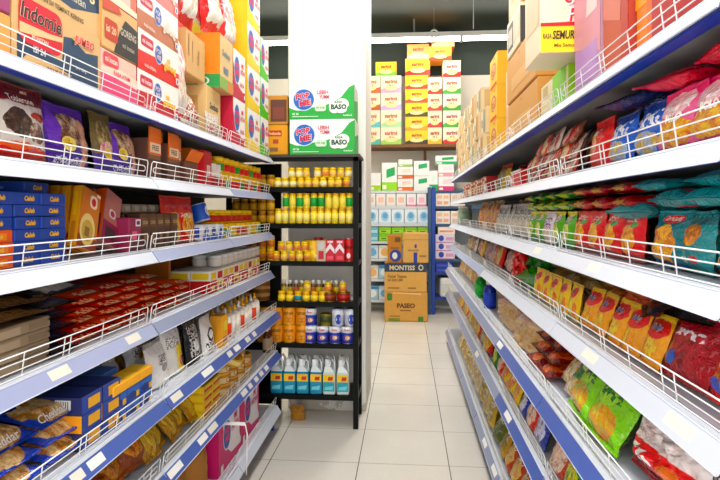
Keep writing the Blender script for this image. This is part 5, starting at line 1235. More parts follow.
inst(bag('fried_shallot_bag', 'bag', tealb, .12, .125, .075, 147, tealb, crush=1.4), place('R', z0, rmid(676,703,.56)-.005, .035, 4, -4, t=.08), 'plain teal bag standing between the two with food windows')
inst(tf[1], place('R', z0, rmid(699,748,.54)-.01, .03, 5, 0, t=.08), 'teal bag with food window standing at the right picture edge')
lay3 = [((660,), .165, 'teal bag lying on the standing ones, left in the lower layer'), ((708,), .165, 'teal bag lying on the standing ones, right in the lower layer'), ]
inst(tk[0], place('R', z0+.10, rmid(622,660,.56)+.03, .025, 84, 12, t=.05), 'teal bag lying beside the red bags, its end hanging forward')
inst(tk[1], place('R', z0+.127, rmid(655,692,.56), .03, 88, -6, t=.05), 'teal bag lying in the lower layer over the windowed bags')
inst(tk[2], place('R', z0+.127, rmid(690,745,.56)-.01, .03, 88, 5, t=.05), 'teal bag lying in the lower layer at the right picture edge')
inst(bag('fried_shallot_bag', 'bag', tealb, .18, .2, .045, 148, tealb, crush=1.5, blunt=True), place('R', z0+.165, rmid(638,684,.56), .028, 88, 3, t=.045), 'teal bag on top of the teal pile, left one with shiny folds')
inst(bag('fried_shallot_bag', 'bag', tealb, .17, .2, .045, 149, tealb, crush=1.5, blunt=True), place('R', z0+.165, rmid(684,745,.56)-.01, .03, 88, -5, t=.045), 'teal bag on top of the teal pile, right one at the picture edge')
redb = pack('red_noodle', '#cc2c34', [F(.5,.42,.34,.3,['#8a3a10','#d88428','#f0c050','#b86020'],5), E(.5,.82,.34,.11,'#d83c30'), S(.5,.82,.25,.05,'#f0ead8',14,30), E(.72,.72,.14,.06,'#3a9a48'), Q(.5,.05,.6,.06,'#8a1c28')], rough=.2)
redl = pack('red_lying', '#b82430', [Q(.5,.03,.22,.05,'#d8a858'), Q(.5,.5,.2,.16,'#d8a858'), Q(.5,.5,.14,.1,'#e8d080'), E(.5,.15,.5,.1,'#8a1420'), Q(.5,.9,.5,.08,'#c83038')], rough=.18, crinkle=1.0)
rb = [bag('noodle_bag', 'bag', redb, .125, .128, .06, 150+i, redb) for i in range(2)]
rl = [bag('noodle_bag', 'bag', redl, .16, .18, .042, 152+i, redl, crush=1.4, blunt=True) for i in range(2)]
y0 = RY(633,.54)
for i in range(4): inst(rb[i % 2], place('R', z3, y0+.06+i*.132, .03, 4, rnd.uniform(-3,3), t=.06), f'red noodle bag standing behind the fence, {ORD[i]} from the teal bags', 'red noodle bags standing')
for c in range(3):
    for l in range(2):
        inst(rl[(c+l)%2], place('R', z3+.128+l*.040, y0+.085+c*.172+rnd.uniform(-.01,.01), .03, 88, rnd.uniform(-5,5), t=.042), f'red noodle bag lying on the standing ones, {ORD[c]} from the teal bags, {["lower","upper"][l]}', 'red noodle bags lying')
grb = pack('green_noodle', '#5aa82c', [F(.5,.40,.34,.26,['#e8d040','#f0e890','#a8c83c','#d8842c'],4), E(.5,.80,.3,.1,'#e8e4dc'), S(.5,.80,.24,.06,'#c03a5c',12,30), Q(.5,.06,.6,.07,'#2c8a34'), Q(.5,.95,.6,.05,'#e8d83c')], rough=.2)
grl = pack('green_lying', '#4aa836', [F(.5,.03,.45,.06,['#2c7a2c','#d8d838','#6ab83a'],8), E(.5,.5,.3,.2,'#e8d83c'), S(.5,.5,.25,.1,'#2c6a24',12,16), Q(.15,.5,.12,.5,'#d0d838'), Q(.85,.5,.1,.5,'#2a7a2c')], rough=.18, crinkle=1.0)
whl = pack('white_violet', '#e4dce4', [S(.5,.6,.4,.2,'#8a4a8a',10,16), F(.5,.3,.4,.2,['#c8b8a0','#e8d8c0','#b04860'],5)], rough=.2)
gb = [bag('noodle_bag', 'bag', grb, .13, .125, .06, 160+i, grb) for i in range(2)] + [bag('noodle_bag', 'bag', whl, .13, .125, .06, 163, whl)]
gl2 = [bag('noodle_bag', 'bag', grl, .17, .18, .042, 164+i, grl, crush=1.4, blunt=True) for i in range(2)]
y1 = y0 + 4*.132 + .01
for i in range(5): inst(gb[i % 3], place('R', z3, y1+.065+i*.137, .03, 4, rnd.uniform(-3,3), t=.06), f'{"white violet" if i % 3 == 2 else "green yellow"} noodle bag standing behind the fence, {ORD[i]} from the red bags', 'green noodle bags standing')
for c in range(4):
    for l in range(2): inst(gl2[(c+l)%2], place('R', z3+.126+l*.040, y1+.085+c*.175+rnd.uniform(-.01,.01), .035, 88, rnd.uniform(-5,5), t=.042), f'green noodle bag lying on the standing ones, {ORD[c]} from the red bags, {["lower","upper"][l]}', 'green noodle bags lying')
y2 = y1 + 5*.137 + .03
wgp = pack('white_packet', '#d8d4cc', [S(.5,.6,.4,.2,'#7a8a78',10,14), F(.5,.3,.4,.2,['#b8a890','#e8e0d0','#98785c'],5)], rough=.2)
orw = pack('orange_packet', '#d8a878', [F(.5,.5,.42,.4,['#e8d8b8','#c85a28','#e8a848','#a83a20'],4)], rough=.2)
wg = bag('crisp_bag', 'bag', wgp, .15, .165, .07, 170, wgp, crush=1.3); ow = bag('crisp_bag', 'bag', orw, .17, .21, .09, 171, orw, crush=1.3)
for i in range(6): inst(wg, place('R', z3, y2+.08+i*.16, .04, 10, rnd.uniform(-8,8), t=.07), f'pale grey packet on the third right shelf, {ORD[i]} beyond the green bags', 'pale grey packets')
for i in range(5): inst(ow, place('R', z3, y2+1.08+i*.185, .05, 8, rnd.uniform(-8,8), t=.09), f'orange cream crisp bag on the third right shelf, {ORD[i]} beyond grey packets', 'orange cream bags')
for i in range(6): inst(ow, place('R', z3, y2+.09+i*.185, .16, 8, rnd.uniform(-8,8), t=.09), f'orange cream crisp bag behind the pale grey packets, {ORD[i]} {NEAR}', 'orange cream bags behind')
gj = jar('plastic_jar', 'jar', .075, .19, '#c8d4c0', '#e0e6dc', '#a8bca0', .15, 14)
inst(gj, place('R', z3, 5.9, .03), 'large pale green jar at the far end of the third right shelf')
# ---- fourth shelf
z4 = RZ[3]
crs = pack('crimson_pouch', '#a01428', [F(.5,.45,.4,.3,['#6a0c1c','#b01c30','#8a1020'],5), S(.5,.6,.3,.05,'#f0e0e0',9,12), Q(.5,.88,.5,.1,'#b01c34'), E(.25,.25,.14,.1,'#2a58b0')], rough=.16, crinkle=1.1)
crr = pack('red_candy', '#d01c2c', [F(.5,.4,.35,.25,['#e8c83c','#c82418','#3a9a3c','#f0e0c0'],4), E(.25,.2,.16,.08,'#3058c0')], rough=.16, crinkle=1.0)
drk = pack('dark_snack', '#1e1614', [S(.35,.3,.25,.15,'#e8e4dc',10,10), Q(.75,.5,.07,.1,'#d8d4cc'), F(.2,.7,.2,.2,['#c87828','#e8b050','#3a2014'],4)], rough=.18, crinkle=1.0)
yop = pack('yellow_orange', '#f0a41c', [E(.5,.72,.47,.2,'#d82a1c'), F(.5,.3,.36,.2,['#f0c42c','#e8841c','#f4e060','#d85a14'],4), Q(.5,.95,.6,.05,'#f4c830')], rough=.2, crinkle=.8)
yo2 = pack('yellow_star', '#f2c41c', [E(.5,.74,.30,.14,'#d83a28'), E(.5,.3,.28,.2,'#f6de3c'), Q(.2,.3,.1,.3,'#7aa838'), F(.8,.3,.12,.2,['#f0a020','#e86018'],4)], rough=.2, crinkle=.8)
clr = pack('clear_orange', '#c8642c', [F(.5,.5,.48,.5,['#a04418','#e07c38','#f0b070','#b85020'],6)], rough=.14, crinkle=1.1)
olv = pack('clear_olive', '#a08048', [F(.5,.5,.48,.5,['#5a4420','#a88848','#c8b074','#6a5a30'],6)], rough=.16, crinkle=1.1)
gsn = pack('green_snack', '#4ab028', [E(.5,.5,.35,.3,'#5cc438'), S(.5,.55,.3,.1,'#e8f0c8',10,12), Q(.5,.1,.6,.1,'#2c8a1c')], rough=.16, crinkle=1.1)
inst(bag('candy_pouch', 'pouch', crs, .17, .165, .07, 180, crs, crush=1.5), place('R', z4, rmid(652,688,.54), .03, 22, 4, t=.07), 'crimson pouch leaning behind the fence, left of the red candy pouch')
inst(bag('candy_pouch', 'pouch', crr, .17, .17, .07, 181, crr, crush=1.3), place('R', z4, rmid(690,735,.54)-.005, .03, 20, -4, t=.07), 'red candy pouch with blue oval at the right picture edge')
inst(bag('candy_pouch', 'pouch', crr, .18, .2, .06, 182, crr, crush=1.3), place('R', z4+.10, rmid(705,760,.62), .17, 60, 14, t=.06), 'red pouch lying behind at the right picture edge')
dkb_ = [bag('peanut_bag', 'bag', drk, .22, .20, .06, 184+i, drk, crush=1.4) for i in range(2)]
inst(dkb_[0], place('R', z4+.108, rmid(640,690,.56), .07, 74, 12, t=.06), 'black snack bag with white tag lying above the crimson pouch')
inst(dkb_[1], place('R', z4+.10, rmid(630,660,.58)-.02, .05, 66, -22, t=.06), 'black and gold snack bag lying crosswise left of the tagged one')
inst(bag('peanut_bag', 'bag', drk, .2, .2, .08, 187, drk, crush=1.4), place('R', z4, rmid(670,720,.7), .17, 30, 0, t=.08), 'black snack bag standing behind the crimson pouch')
yb_ = [bag('seasoning_pack', 'pack', yop, .105, .13, .045, 190+i, yop, [('Sedaap', .5, .73, .15, '#f4f0ec', {'bold':.08,'shear':.2,'maxw':.92}), ('Sedaap', .5, .73, .14, '#20286c', {'bold':.02,'shear':.2,'maxw':.88,'off':.0008})]) for i in range(2)]
y0 = RY(650,.54)
for i in range(5): inst(yb_[i % 2], place('R', z4, y0+.05+i*.112, .03, 20, rnd.uniform(-4,4), t=.045), f'yellow orange seasoning pack with red oval, {ORD[i]} from the crimson pouch', 'yellow orange packs')
for i in range(0): inst(yb_[i % 2], place('R', z4, y0+.10+i*.112, .10, 20, rnd.uniform(-4,4), t=.045), f'yellow orange seasoning pack in the second row, {ORD[i]} {NEAR}', 'yellow orange packs second row')
y1 = y0+.05+5*.112-.04
ys_ = [bag('seasoning_pack', 'pack', yo2, .12, .125, .045, 194+i, yo2, [('Sedaap', .5, .75, .09, '#20286c', {'bold':.05,'shear':.2,'maxw':.56})]) for i in range(2)]
for i in range(5): inst(ys_[i % 2], place('R', z4, y1+.06+i*.125, .03, 8, rnd.uniform(-4,4), t=.05), f'yellow pack with star shapes, {ORD[i]} beyond the yellow orange packs', 'yellow star packs')
cl_ = [bag('clear_snack_bag', 'bag', clr, .20, .2, .075, 197+i, None, crush=1.7, blunt=True) for i in range(2)]
for c in range(3):
    for l in range(3):
        inst(cl_[(c+l)%2], place('R', z4+l*.065, y0+.08+c*.205, .135-.02*l, 86, rnd.uniform(-6,6), t=.07), f'clear bag of orange crackers behind the yellow packs, {ORD[c]} {NEAR}, {LAY[l]}', 'clear orange bags')
orx = pack('orange_bright', '#e8641c', [F(.5,.5,.4,.4,['#f08c2c','#e84c14','#f4c878'],4)], rough=.16, crinkle=1.1)
inst(bag('cracker_bag', 'bag', orx, .17, .18, .06, 200, orx, crush=1.5), place('R', z4+.135, rmid(625,655,.56)-.0, .04, 70, -10, t=.06), 'bright orange bag lying on the nearest yellow packs')
inst(bag('cracker_bag', 'bag', orx, .15, .15, .05, 201, orx, crush=1.5), place('R', z4+.09, rmid(618,640,.6), .1, 60, 14, t=.05), 'second bright orange bag tucked under the first')
ol_ = [bag('clear_snack_bag', 'bag', olv, .20, .2, .08, 203+i, None, crush=1.7, blunt=True) for i in range(2)]
for c in range(3):
    for l in range(3): inst(ol_[(c+l)%2], place('R', z4+l*.065, y1+.14+c*.205, .135-.02*l, 86, rnd.uniform(-6,6), t=.07), f'clear bag of olive chips behind the star packs, {ORD[c]} {NEAR}, {LAY[l]}', 'clear olive bags')
y2 = y1+.06+5*.125
gs_ = [bag('snack_bag', 'bag', gsn, .20, .22, .075, 206+i, gsn, crush=1.5) for i in range(2)]
for i in range(4): inst(gs_[i % 2], place('R', z4+(i % 2)*.078, y2+.05+(i//2)*.2, .035+.02*(i%2), 70, rnd.uniform(-12,12), t=.075), f'green snack bag lying beyond the star packs, {["nearest, lower","nearest, upper","farther, lower","farther, upper"][i]}', 'green snack bags')
y3 = RY(517,.55)
b = MB(); Rr = .066
b.tube([(Rr*math.cos(2*PI*i/28)*1.15, .035+.006*math.sin(i*2.1), .085+Rr*math.sin(2*PI*i/28)*1.15 + .002) for i in range(28)], .022, pack('red_ring', '#d01418', [S(.5,.5,.5,.5,'#e84c48',8,8)], rough=.25, crinkle=1.0), 8, True)
for i in range(9): 
    an = 2*PI*i/9; b.tube([((Rr*1.15)*math.cos(an)-.004, .010, .087+(Rr*1.15)*math.sin(an)), ((Rr*1.15)*math.cos(an)+.004, .010, .087+(Rr*1.15)*math.sin(an)+.004)], .006, paint('#e88a80', rough=.3))
ringsp = Spec('ring_pack', 'pack', b.mesh('ring_pack'), [], (.19,.06,.19))
inst(ringsp, place('R', z4+.008, y3+.10, .035, 8, t=.05), 'bright red ring shaped pack standing beyond the green bags')
inst(bag('snack_bag', 'bag', pack('red_shine', '#c01824', [F(.5,.5,.4,.4,['#e04048','#a01018','#f0b0b0'],4)], rough=.14, crinkle=1.1), .2, .17, .06, 209, None, crush=1.5), place('R', z4, y3+.10, .12, 8), 'shiny red bag standing behind the red ring pack')
prp = pack('plum_bag', '#5a1c38', [F(.5,.5,.4,.4,['#8a2c4c','#3a1428','#b86a7c'],4)], rough=.16, crinkle=1.1)
inst(bag('snack_bag', 'bag', prp, .18, .15, .08, 210, prp, crush=1.5), place('R', z4, y3-.09, .10, 14, t=.08), 'plum coloured bag between the red ring and the green bags')
far4 = [bag('snack_bag', 'bag', pack(f'far4_{i}', c, [F(.5,.5,.42,.4,cs,4)], rough=.16, crinkle=1.0), .19, .18, .08, 212+i, None, crush=1.4) for i, (c, cs) in enumerate((('#a82434',['#c83048','#e8c0b0','#7a1424']), ('#c8b8b0',['#e8e0d8','#a84858','#8a98a8']), ('#d82028',['#e84038','#f0c83c','#a01018']), ('#e0b430',['#f0d050','#c83428','#f0e8c0']), ('#c8a884',['#e8d8b8','#8a6a4c','#d8a868'])))]
for i in range(11): inst(far4[[0,1,2,3,1,4,3,4,1,4,4][i]], place('R', z4, y3+.30+i*.205, .035+.02*(i%2), 14, rnd.uniform(-10,10), t=.08), f'mixed colour snack bag on the fourth right shelf, {ORD[i]} beyond the red ring', 'far mixed bags fourth shelf')
# ---- fifth shelf
z5 = RZ[4]
wpk = pack('white_candy', '#e6d8d2', [F(.5,.66,.46,.30,['#c8b4ae','#f4ece6','#b89890','#e8dcd6'],7), Q(.5,.22,.6,.13,'#d81c24'), S(.3,.2,.2,.08,'#f4f0e8',9,9), E(.8,.18,.2,.1,'#e87828'), Q(.5,.05,.6,.06,'#8a1c24')], rough=.16, crinkle=1.4, csc=6)
gml = pack('green_meal', '#1f6a28', [F(.5,.52,.38,.34,['#d8c070','#c84a2c','#f0e4b0','#4a9a3a','#e8b060'],6), Q(.5,.94,.6,.06,'#3aa83c')], rough=.18)
lim = pack('lime_bag', '#86c828', [F(.5,.25,.4,.2,['#b8d840','#d88a2c','#8ac030'],4), E(.4,.6,.3,.16,'#a4dc38'), Q(.5,.94,.6,.07,'#2c9a34'), S(.5,.62,.3,.07,'#2a7a2c',10,12)], rough=.16, crinkle=1.1)
dgr = pack('dark_green', '#24401c', [F(.5,.5,.4,.4,['#1c3014','#8a9a2c','#c8a840','#3a5a20'],4)], rough=.18)
wk = bag('candy_bag', 'bag', wpk, .27, .205, .12, 220, wpk, crush=1.5, nx=34, ny=34, lump=.45)
inst(wk, place('R', z5, 1.255, .03, 22, 4, t=.12, lower=True), 'white knobbly candy bag with red band at the lower right')
inst(bag('snack_bag', 'bag', orx, .16, .2, .06, 222, orx, crush=1.3), place('R', z5, .85, .05, 50, -8, t=.06, lower=True), 'orange bag at the lower right picture edge')
inst(bag('candy_bag', 'bag', wpk, .2, .2, .06, 223, lim, crush=1.3), place('R', z5+.09, .92, .17, 55, 12, t=.06, lower=True), 'white candy bag behind the orange one at the lower right edge')
lb_ = [bag('vermicelli_bag', 'bag', lim, .20, .20, .085, 225+i, lim, crush=1.5) for i in range(2)]
yg = 1.45
inst(lb_[0], place('R', z5, yg+.05, .0, 30, 4, t=.085, lower=True), 'lime green bag by the fence, nearest the white candy bag')
inst(lb_[1], place('R', z5, yg+.255, .0, 34, -5, t=.085, lower=True), 'lime green bag by the fence, second from the white candy bag')
gm_ = bag('noodle_bag', 'bag', gml, .19, .17, .06, 228, gml, crush=1.2)
inst(gm_, place('R', z5+.075, yg+.30, .06, 42, 8, t=.06, lower=True), 'dark green noodle bag with a round meal picture, lying on the lime bags')
dg_ = bag('noodle_bag', 'bag', dgr, .20, .2, .07, 229, dgr, crush=1.3)
for i in range(3): inst(dg_, place('R', z5+.03, yg-.03+i*.21, .22, 42, rnd.uniform(-8,8), t=.07, lower=True), f'dark green bag in the back row behind the lime bags, {ORD[i]} {NEAR}', 'dark green bags')
yq = yg+.36
rws = bag('sweet_bag', 'bag', pack('red_white_sweet', '#e0d0c4', [F(.5,.5,.45,.45,['#d82434','#f4ece0','#e8c850','#c83a30'],6)], rough=.16, crinkle=1.1), .12, .15, .06, 231, None, crush=1.4)
for i in range(2): inst(rws, place('R', z5, yq+.05+i*.128, .035+.03*(i==1), 40, rnd.uniform(-6,6), t=.06, lower=True), f'small red and white sweet bag beyond the lime bags, {ORD[i]} {NEAR}', 'red white sweet bags')
och = pack('chilli_bag', '#7a1c14', [F(.5,.5,.45,.45,['#3a1410','#d8441c','#e8842c','#8a1c14'],5), S(.5,.8,.3,.06,'#f0e0d8',12,20)], rough=.16, crinkle=1.0)
ch_ = [bag('chilli_bag', 'bag', och, .165, .20, .046, 233+i, och, crush=1.4) for i in range(2)]
for c in range(2):
    for l in range(3): inst(ch_[(c+l)%2], place('R', z5+l*.047, yq+.325+c*.175, .035+.02*l, 84, rnd.uniform(-4,4), t=.046, lower=True), f'dark red and orange dried chilli bag, {ORD[c]} pile beyond the sweet bags, {LAY[l]}', 'dried chilli bags')
ndm = pack('noodle_big', '#dcbc94', [F(.5,.32,.48,.34,['#a87844','#e0c090','#c89858','#8a6034'],10), F(.5,.78,.48,.2,['#e8c8b4','#d8a890','#f0dccc'],5)], rough=.2, crinkle=1.3, csc=14)
ylast = RY(531,.50)
for i in range(2): inst(bag('noodle_sack', 'bag', ndm, .50, .205, .2, 236+i, None, crush=1.5, gusset=True, nx=22, ny=20), place('R', z5, ylast+.345+i*.505, .03, 0, lower=True), ['large clear bag of dried curly noodles beyond the chilli bags', 'large clear bag of curly noodles before the dark blue bottle'][i])
btl = bottle('shampoo_bottle', 'bottle', .04, .185, '#1c2c94', '#d8d4cc', '#2a44b4', .5, .15); btg = bottle('shampoo_bottle', 'bottle', .04, .185, '#1c8a34', '#e8e4dc', '#2ca844', .5, .15)
inst(btl, place('R', z5, RY(484,.50), .035, lower=True), 'dark blue bottle beyond the curly noodle bag')
inst(btg, place('R', z5, RY(475.5,.50), .035, lower=True), 'green bottle beyond the dark blue bottle')
far5 = [bag('snack_bag', 'bag', pack(f'far5_{i}', c, [F(.5,.5,.45,.42,cs,4)], rough=.2, crinkle=1.0), .23, .19, .11, 240+i, None, crush=1.5) for i, (c, cs) in enumerate((('#e0ceb0',['#f0e4cc','#c8a070','#e8d8b8']), ('#d8c8a0',['#e8d84c','#b87848','#f0e8d0'])))]
for i in range(8): inst(far5[i % 2], place('R', z5, RY(482,.5)+.12+i*.25, .05 if i > 2 else .14, 8, rnd.uniform(-6,6), t=.1, lower=True), f'cream snack bag on the fifth right shelf, {ORD[i]} beyond the blue bottle', 'cream snack bags')
# ---- sixth and lowest shelves: rows of small mixed packs
def mixrow(z, X0, ya, yb, cols, name, cat, lab, group, w, h, t, seed, rows=2, tilt=30, layers=1):
    sp = [bag(name, cat, pack(f'{group.replace(" ","_")}{i}', c, [F(.5,.45,.42,.34,cs,4), S(.5,.8,.35,.08,'#f4ecdc',10,14)], rough=.18, crinkle=1.0), w, h, t, seed+i, None, crush=1.4, nx=9, ny=11) for i, (c, cs) in enumerate(cols)]
    n = int((yb-ya)/(w+.012)); kk = 0
    for r in range(rows):
        for i in range(n):
            s = sp[(i//2 + r*2 + (i % 3 == 0)) % len(sp)]
            inst(s, place('R', z + .5*t*r, ya+w/2+i*(w+.012)+rnd.uniform(-.008,.008), .004+r*(t+.045), tilt*.7+rnd.uniform(-6,6), rnd.uniform(-9,9), t=t, lower=True), f'{lab}, {ORD[i]} {NEAR}, {DEP[r]}', group)
mixrow(RZ[5], 0, .97, 2.05, [('#8a3a2c',['#c8543c','#e8c8a0','#5a1c18']),('#d0a878',['#e8d0a8','#a85a34','#f0e4cc']),('#2c7a3c',['#3aa848','#e8d83c','#1c5a2c']),('#e0b830',['#f0d84c','#c83a2c','#f4ecc8']),('#b84838',['#e0705c','#f0d8c0','#8a2420'])], 'snack_packet', 'packet', 'small mixed snack packet on the sixth right shelf', 'small packets sixth shelf', .13, .15, .055, 250, 2, 30)
mixrow(RZ[5], 0, 2.06, 3.4, [('#c8382c',['#e0584c','#f0d8c0','#8a1c1c']),('#2c3c94',['#4058c0','#e0e0f0','#1c2460']),('#e8c42c',['#f4dc50','#d8742c','#f4ecc8']),('#1c7a34',['#2c9a48','#d8d83c','#145024'])], 'snack_packet', 'packet', 'small bright packet farther along the sixth right shelf', 'bright packets sixth shelf', .14, .16, .06, 256, 2, 24)
mixrow(RZ[5], 0, 3.42, 5.4, [('#c8b078',['#e0d0a0','#8a7a3c','#f0e8d0']),('#c83428',['#e0503c','#f0c84c','#8a1c18']),('#e0c43c',['#f0dc60','#b8843c','#f4ecc8'])], 'snack_packet', 'packet', 'pale snack packet far along sixth right shelf', 'pale packets sixth shelf', .18, .17, .07, 262, 1, 20)
mixrow(RZ[6], 0, 1.95, 3.3, [('#c89a34',['#e0c050','#7a5a24','#f0e4a0']),('#7a5a30',['#a8843c','#4a3018','#d8c890']),('#b84a2c',['#d86c38','#f0c878','#7a2818']),('#5a6a2c',['#8a9a3c','#3a4a1c','#d8d88c'])], 'snack_packet', 'packet', 'brown and yellow packet on the lowest right shelf', 'packets lowest shelf', .15, .17, .07, 268, 2, 30)
mixrow(RZ[6], 0, 3.31, 5.5, [('#d8c07c',['#e8d8a0','#a8843c','#f4ecd8']),('#c8a848',['#e0c860','#8a6a2c','#f0e4b0']),('#dcd0b0',['#f0e8d8','#b89868','#e8d8a8'])], 'snack_packet', 'packet', 'pale yellow packet far along the lowest right shelf', 'pale packets lowest shelf', .2, .19, .09, 274, 1, 22)
# ================================================================== BACK OF THE SHOP
bl_post = paint('#3a5578', rough=.4, kind='back_shelf_steel'); bl_dk = paint('#24449a', rough=.4, kind='back_shelf_steel')
pale = paint('#d8dde2', rough=.4, kind='back_shelf_steel'); brownb = paint('#7a5230', rough=.6, kind='wood')
YB0, YB1 = 8.02, 8.44
def back_unit(x0, x1, zs, label, postm, board):
    o = link('storage_shelving', None); o.location = ((x0+x1)/2, YB0, 0); tag(o, label, 'shelving')
    def part(n, mb):
        q = link(n, mb.mesh(n), o); q.matrix_parent_inverse = Matrix.Translation(-o.location)
    for x in (x0, x1-.05):
        b = MB(); b.box(x, x+.05, YB0-.052, YB0-.002, 0, 1.80, postm); part('post', b)
    for z, m in zs:
        b = MB(); b.box(x0+.002, x1-.002, YB0, YB1, z-.035, z, m, 0); part('shelf', b)
    b = MB(); b.box(x0, x1, YB1+.002, YB1+.012, .05, 1.8, paint('#9aa0a0', rough=.6)); part('back_panel', b)
ZB = [(.19, pale), (.49, pale), (.78, pale), (1.03, pale), (1.28, pale), (1.53, pale), (1.755, pale)]
back_unit(-.84, .355, ZB, 'pale steel shelving against the back wall, behind the brown cartons', bl_post, pale)
back_unit(.36, 1.3, [(.24, bl_dk), (.60, bl_dk), (.78, bl_post), (1.28, bl_post), (1.53, bl_post), (1.755, bl_post)], 'blue steel shelving at the back, right of the pale unit', bl_dk, bl_dk)
b = MB(); b.box(-1.25, 1.35, YB0-.02, 8.5, 2.375, 2.415, brownb)
o = link('wall_shelf', b.mesh('wall_shelf')); tag(o, 'long brown board shelf of small cartons high on the back wall', 'shelf')
b = MB(); b.box(.265, .30, 8.36, 8.495, 2.18, 2.375, brownb); link('support_bracket', b.mesh('support_bracket'), o)
def bplace(x, z, dep=.0): return Matrix.Translation((x, YB0+dep, z+.001))
ZT = 2.415
def sarimi(main, low, w=.31, h=.245):
    return carton('noodle_carton', 'carton', w, .3, h, main, [('rect','F',0,0,1,1,main),('poly','F',[(0,0),(1,0),(1,.35),(.6,.22),(.2,.3),(0,.18)],low),('ell','F',.5,.30,.3,.16,'#f0dca0'),('txt','F','sarimi',.5,.66,.22,'#a83a20' if main != '#f4e4c8' else '#c8602c',{'bold':.04,'maxw':.62}),('txt','F','isi 2',.52,.45,.12,'#8a4a24',{'maxw':.3}),('rect','T',0,0,1,1,'#e8d0a0')], .004)
wcol = XA(380,8.05); 
pa = [sarimi('#f4e4c8', c, .295, .245) for c in ('#a8d070','#b8d8a8','#c8b0d8','#d8a8c0')]
for i in range(4): inst(pa[i], bplace(XA(391,8.05), ZT+i*.2465, .0), f'cream noodle carton in the left column of the high shelf, {LAY[i]}', 'cream noodle cartons')
pb2_ = [sarimi('#f4e4c8', c, .28, .245) for c in ('#60b8a8','#70c0c0','#c86848','#d8704c')]
for i in range(4): inst(pb2_[i], bplace(XA(391,8.05)-.295, ZT+i*.2465, .0), f'cream noodle carton half hidden by the white pillar, {LAY[i]}', 'cream noodle cartons')
inst(sarimi('#f0b848','#80b850', .30, .20), bplace(XA(386,8.05), ZT+.988, .02), 'small yellow carton alone on top of the cream columns')
yl_ = [sarimi('#f8cc20', c, .32, .195) for c in ('#3a3018','#d8a020','#48401c','#e05a1c','#d84818')]
for i in range(5): inst(yl_[i], bplace(XA(416.5,8.05), ZT+i*.1965, .0), f'yellow noodle carton in the middle column of the high shelf, {LAY[i]}', 'yellow back cartons')
inst(sarimi('#f8c020','#d83a18', .35, .235), bplace(XA(417.5,8.05), ZT+.984, .0), 'wider yellow and red carton on the middle column of the high shelf')
inst(sarimi('#f0945c','#e8c8a0', .31, .21), bplace(XA(418,8.05), ZT+1.221, .02), 'glare-paled orange carton topmost on the middle column under the lamp')  # tube lamp glare put into the colour as a paler orange
rg = [sarimi('#f0dcb8', c, .20, .235) for c in ('#e0b840','#c8443c','#d84c44','#c83a34')]; gg = [sarimi('#f0e4cc', c, .25, .235) for c in ('#c83a34','#58a848','#4a9a40','#50a044')]
for i in range(4): inst(rg[i], bplace(XA(434.6,8.05), ZT+i*.2365), f'cream and red carton right of the yellow column, {LAY[i]}', 'cream red cartons')
for i in range(5): inst(gg[i % 4], bplace(XA(451.6,8.05), ZT+i*.2365), f'cream and green carton in the right column of the high shelf, {LAY[i]}', 'cream green cartons')
inst(sarimi('#f4b020','#e05018', .32, .20), bplace(XA(440,8.05), ZT+1.186, .0), 'orange carton lying across the right columns of the high shelf')
inst(sarimi('#e8784c','#f0d0a0', .32, .19), bplace(XA(443,8.05), ZT+1.388, .02), 'glare-paled red carton topmost on the right under the lamp')  # washed-out red stands in for glare from the tube lamp
# tissue packs and boxes below
def tissue(w, h, a, c, d=.3):
    return carton('tissue_pack', 'pack', w, d, h, '#f6f6f2', [('rect','F',0,0,1,.3,a),('poly','F',[(.3,.45),(.85,.55),(.85,.85),(.3,.75)],c),('rect','F',.05,.05,.3,.2,'#f4f4ee')], .006)
zt = 1.755
tw = [(tissue(.14,.25,'#a8d848','#f4f6f0'), 376), (tissue(.22,.40,'#a4dc50','#3aa860'), 389.5), (tissue(.22,.17,'#e87838','#f0d8c8'), 405.3), (tissue(.22,.21,'#f2f4f0','#3aa868'), 421.5)]
for (s, px), nm in zip(tw, ('white and lime tissue pack half hidden by the pillar', 'tall white tissue pack with green flash on the back shelving', 'orange and white tissue pack in the middle of the back shelving', 'white tissue pack with slanted green flash, lower one')): inst(s, bplace(XA(px,8.05), zt), nm)
inst(tissue(.22,.17,'#e06a34','#f4e0d0'), bplace(XA(405.3,8.05), zt+.172), 'orange and white tissue pack, upper one on the back shelving')
inst(tissue(.20,.10,'#a8d060','#f0f4e8'), bplace(XA(405.3,8.05), zt+.344), 'flat lime and white pack on the orange tissue packs')
inst(tissue(.22,.21,'#f2f4f0','#3aa868'), bplace(XA(421.5,8.05), zt+.212), 'white tissue pack with slanted green flash, upper one')
tt_ = [tissue(.12,.28,'#3fae58','#e8f4e8'), tissue(.22,.20,'#e0447c','#f0d8e0'), tissue(.22,.17,'#f0a0b0','#f8e8ec')]
inst(tt_[0], bplace(XA(433.5,8.05), zt), 'narrow green and white pack at the top of the blue back unit'); inst(tt_[1], bplace(XA(446,8.05), zt), 'pink and white pack at the top of the blue back unit'); inst(tt_[2], bplace(XA(446,8.05), zt+.202), 'pale pink pack on the pink and white pack')
gt = tissue(.3,.12,'#48b868','#3aa858'); inst(gt, bplace(XA(446,8.05), zt+.375), 'green banded pack topmost on the blue back unit')
bxw = [carton('tissue_box', 'box', .135, .3, .182, '#f4f0ee', [('rect','F',0,.0,1,.15,c),('rect','F',.2,.3,.8,.7,c2)]) for c, c2 in (('#e8e4e0','#f4c8b0'),('#e8a0b8','#f4d8e0'),('#f08ab0','#f8c0d4'))]
x0 = XA(366,8.05)
for i in range(6): inst(bxw[0 if i < 4 else 2], bplace(x0+.07+i*.145, 1.53), f'{"white" if i < 4 else "pink"} tissue box on the upper back shelf, {ORD[i]} from the pillar', 'tissue boxes')
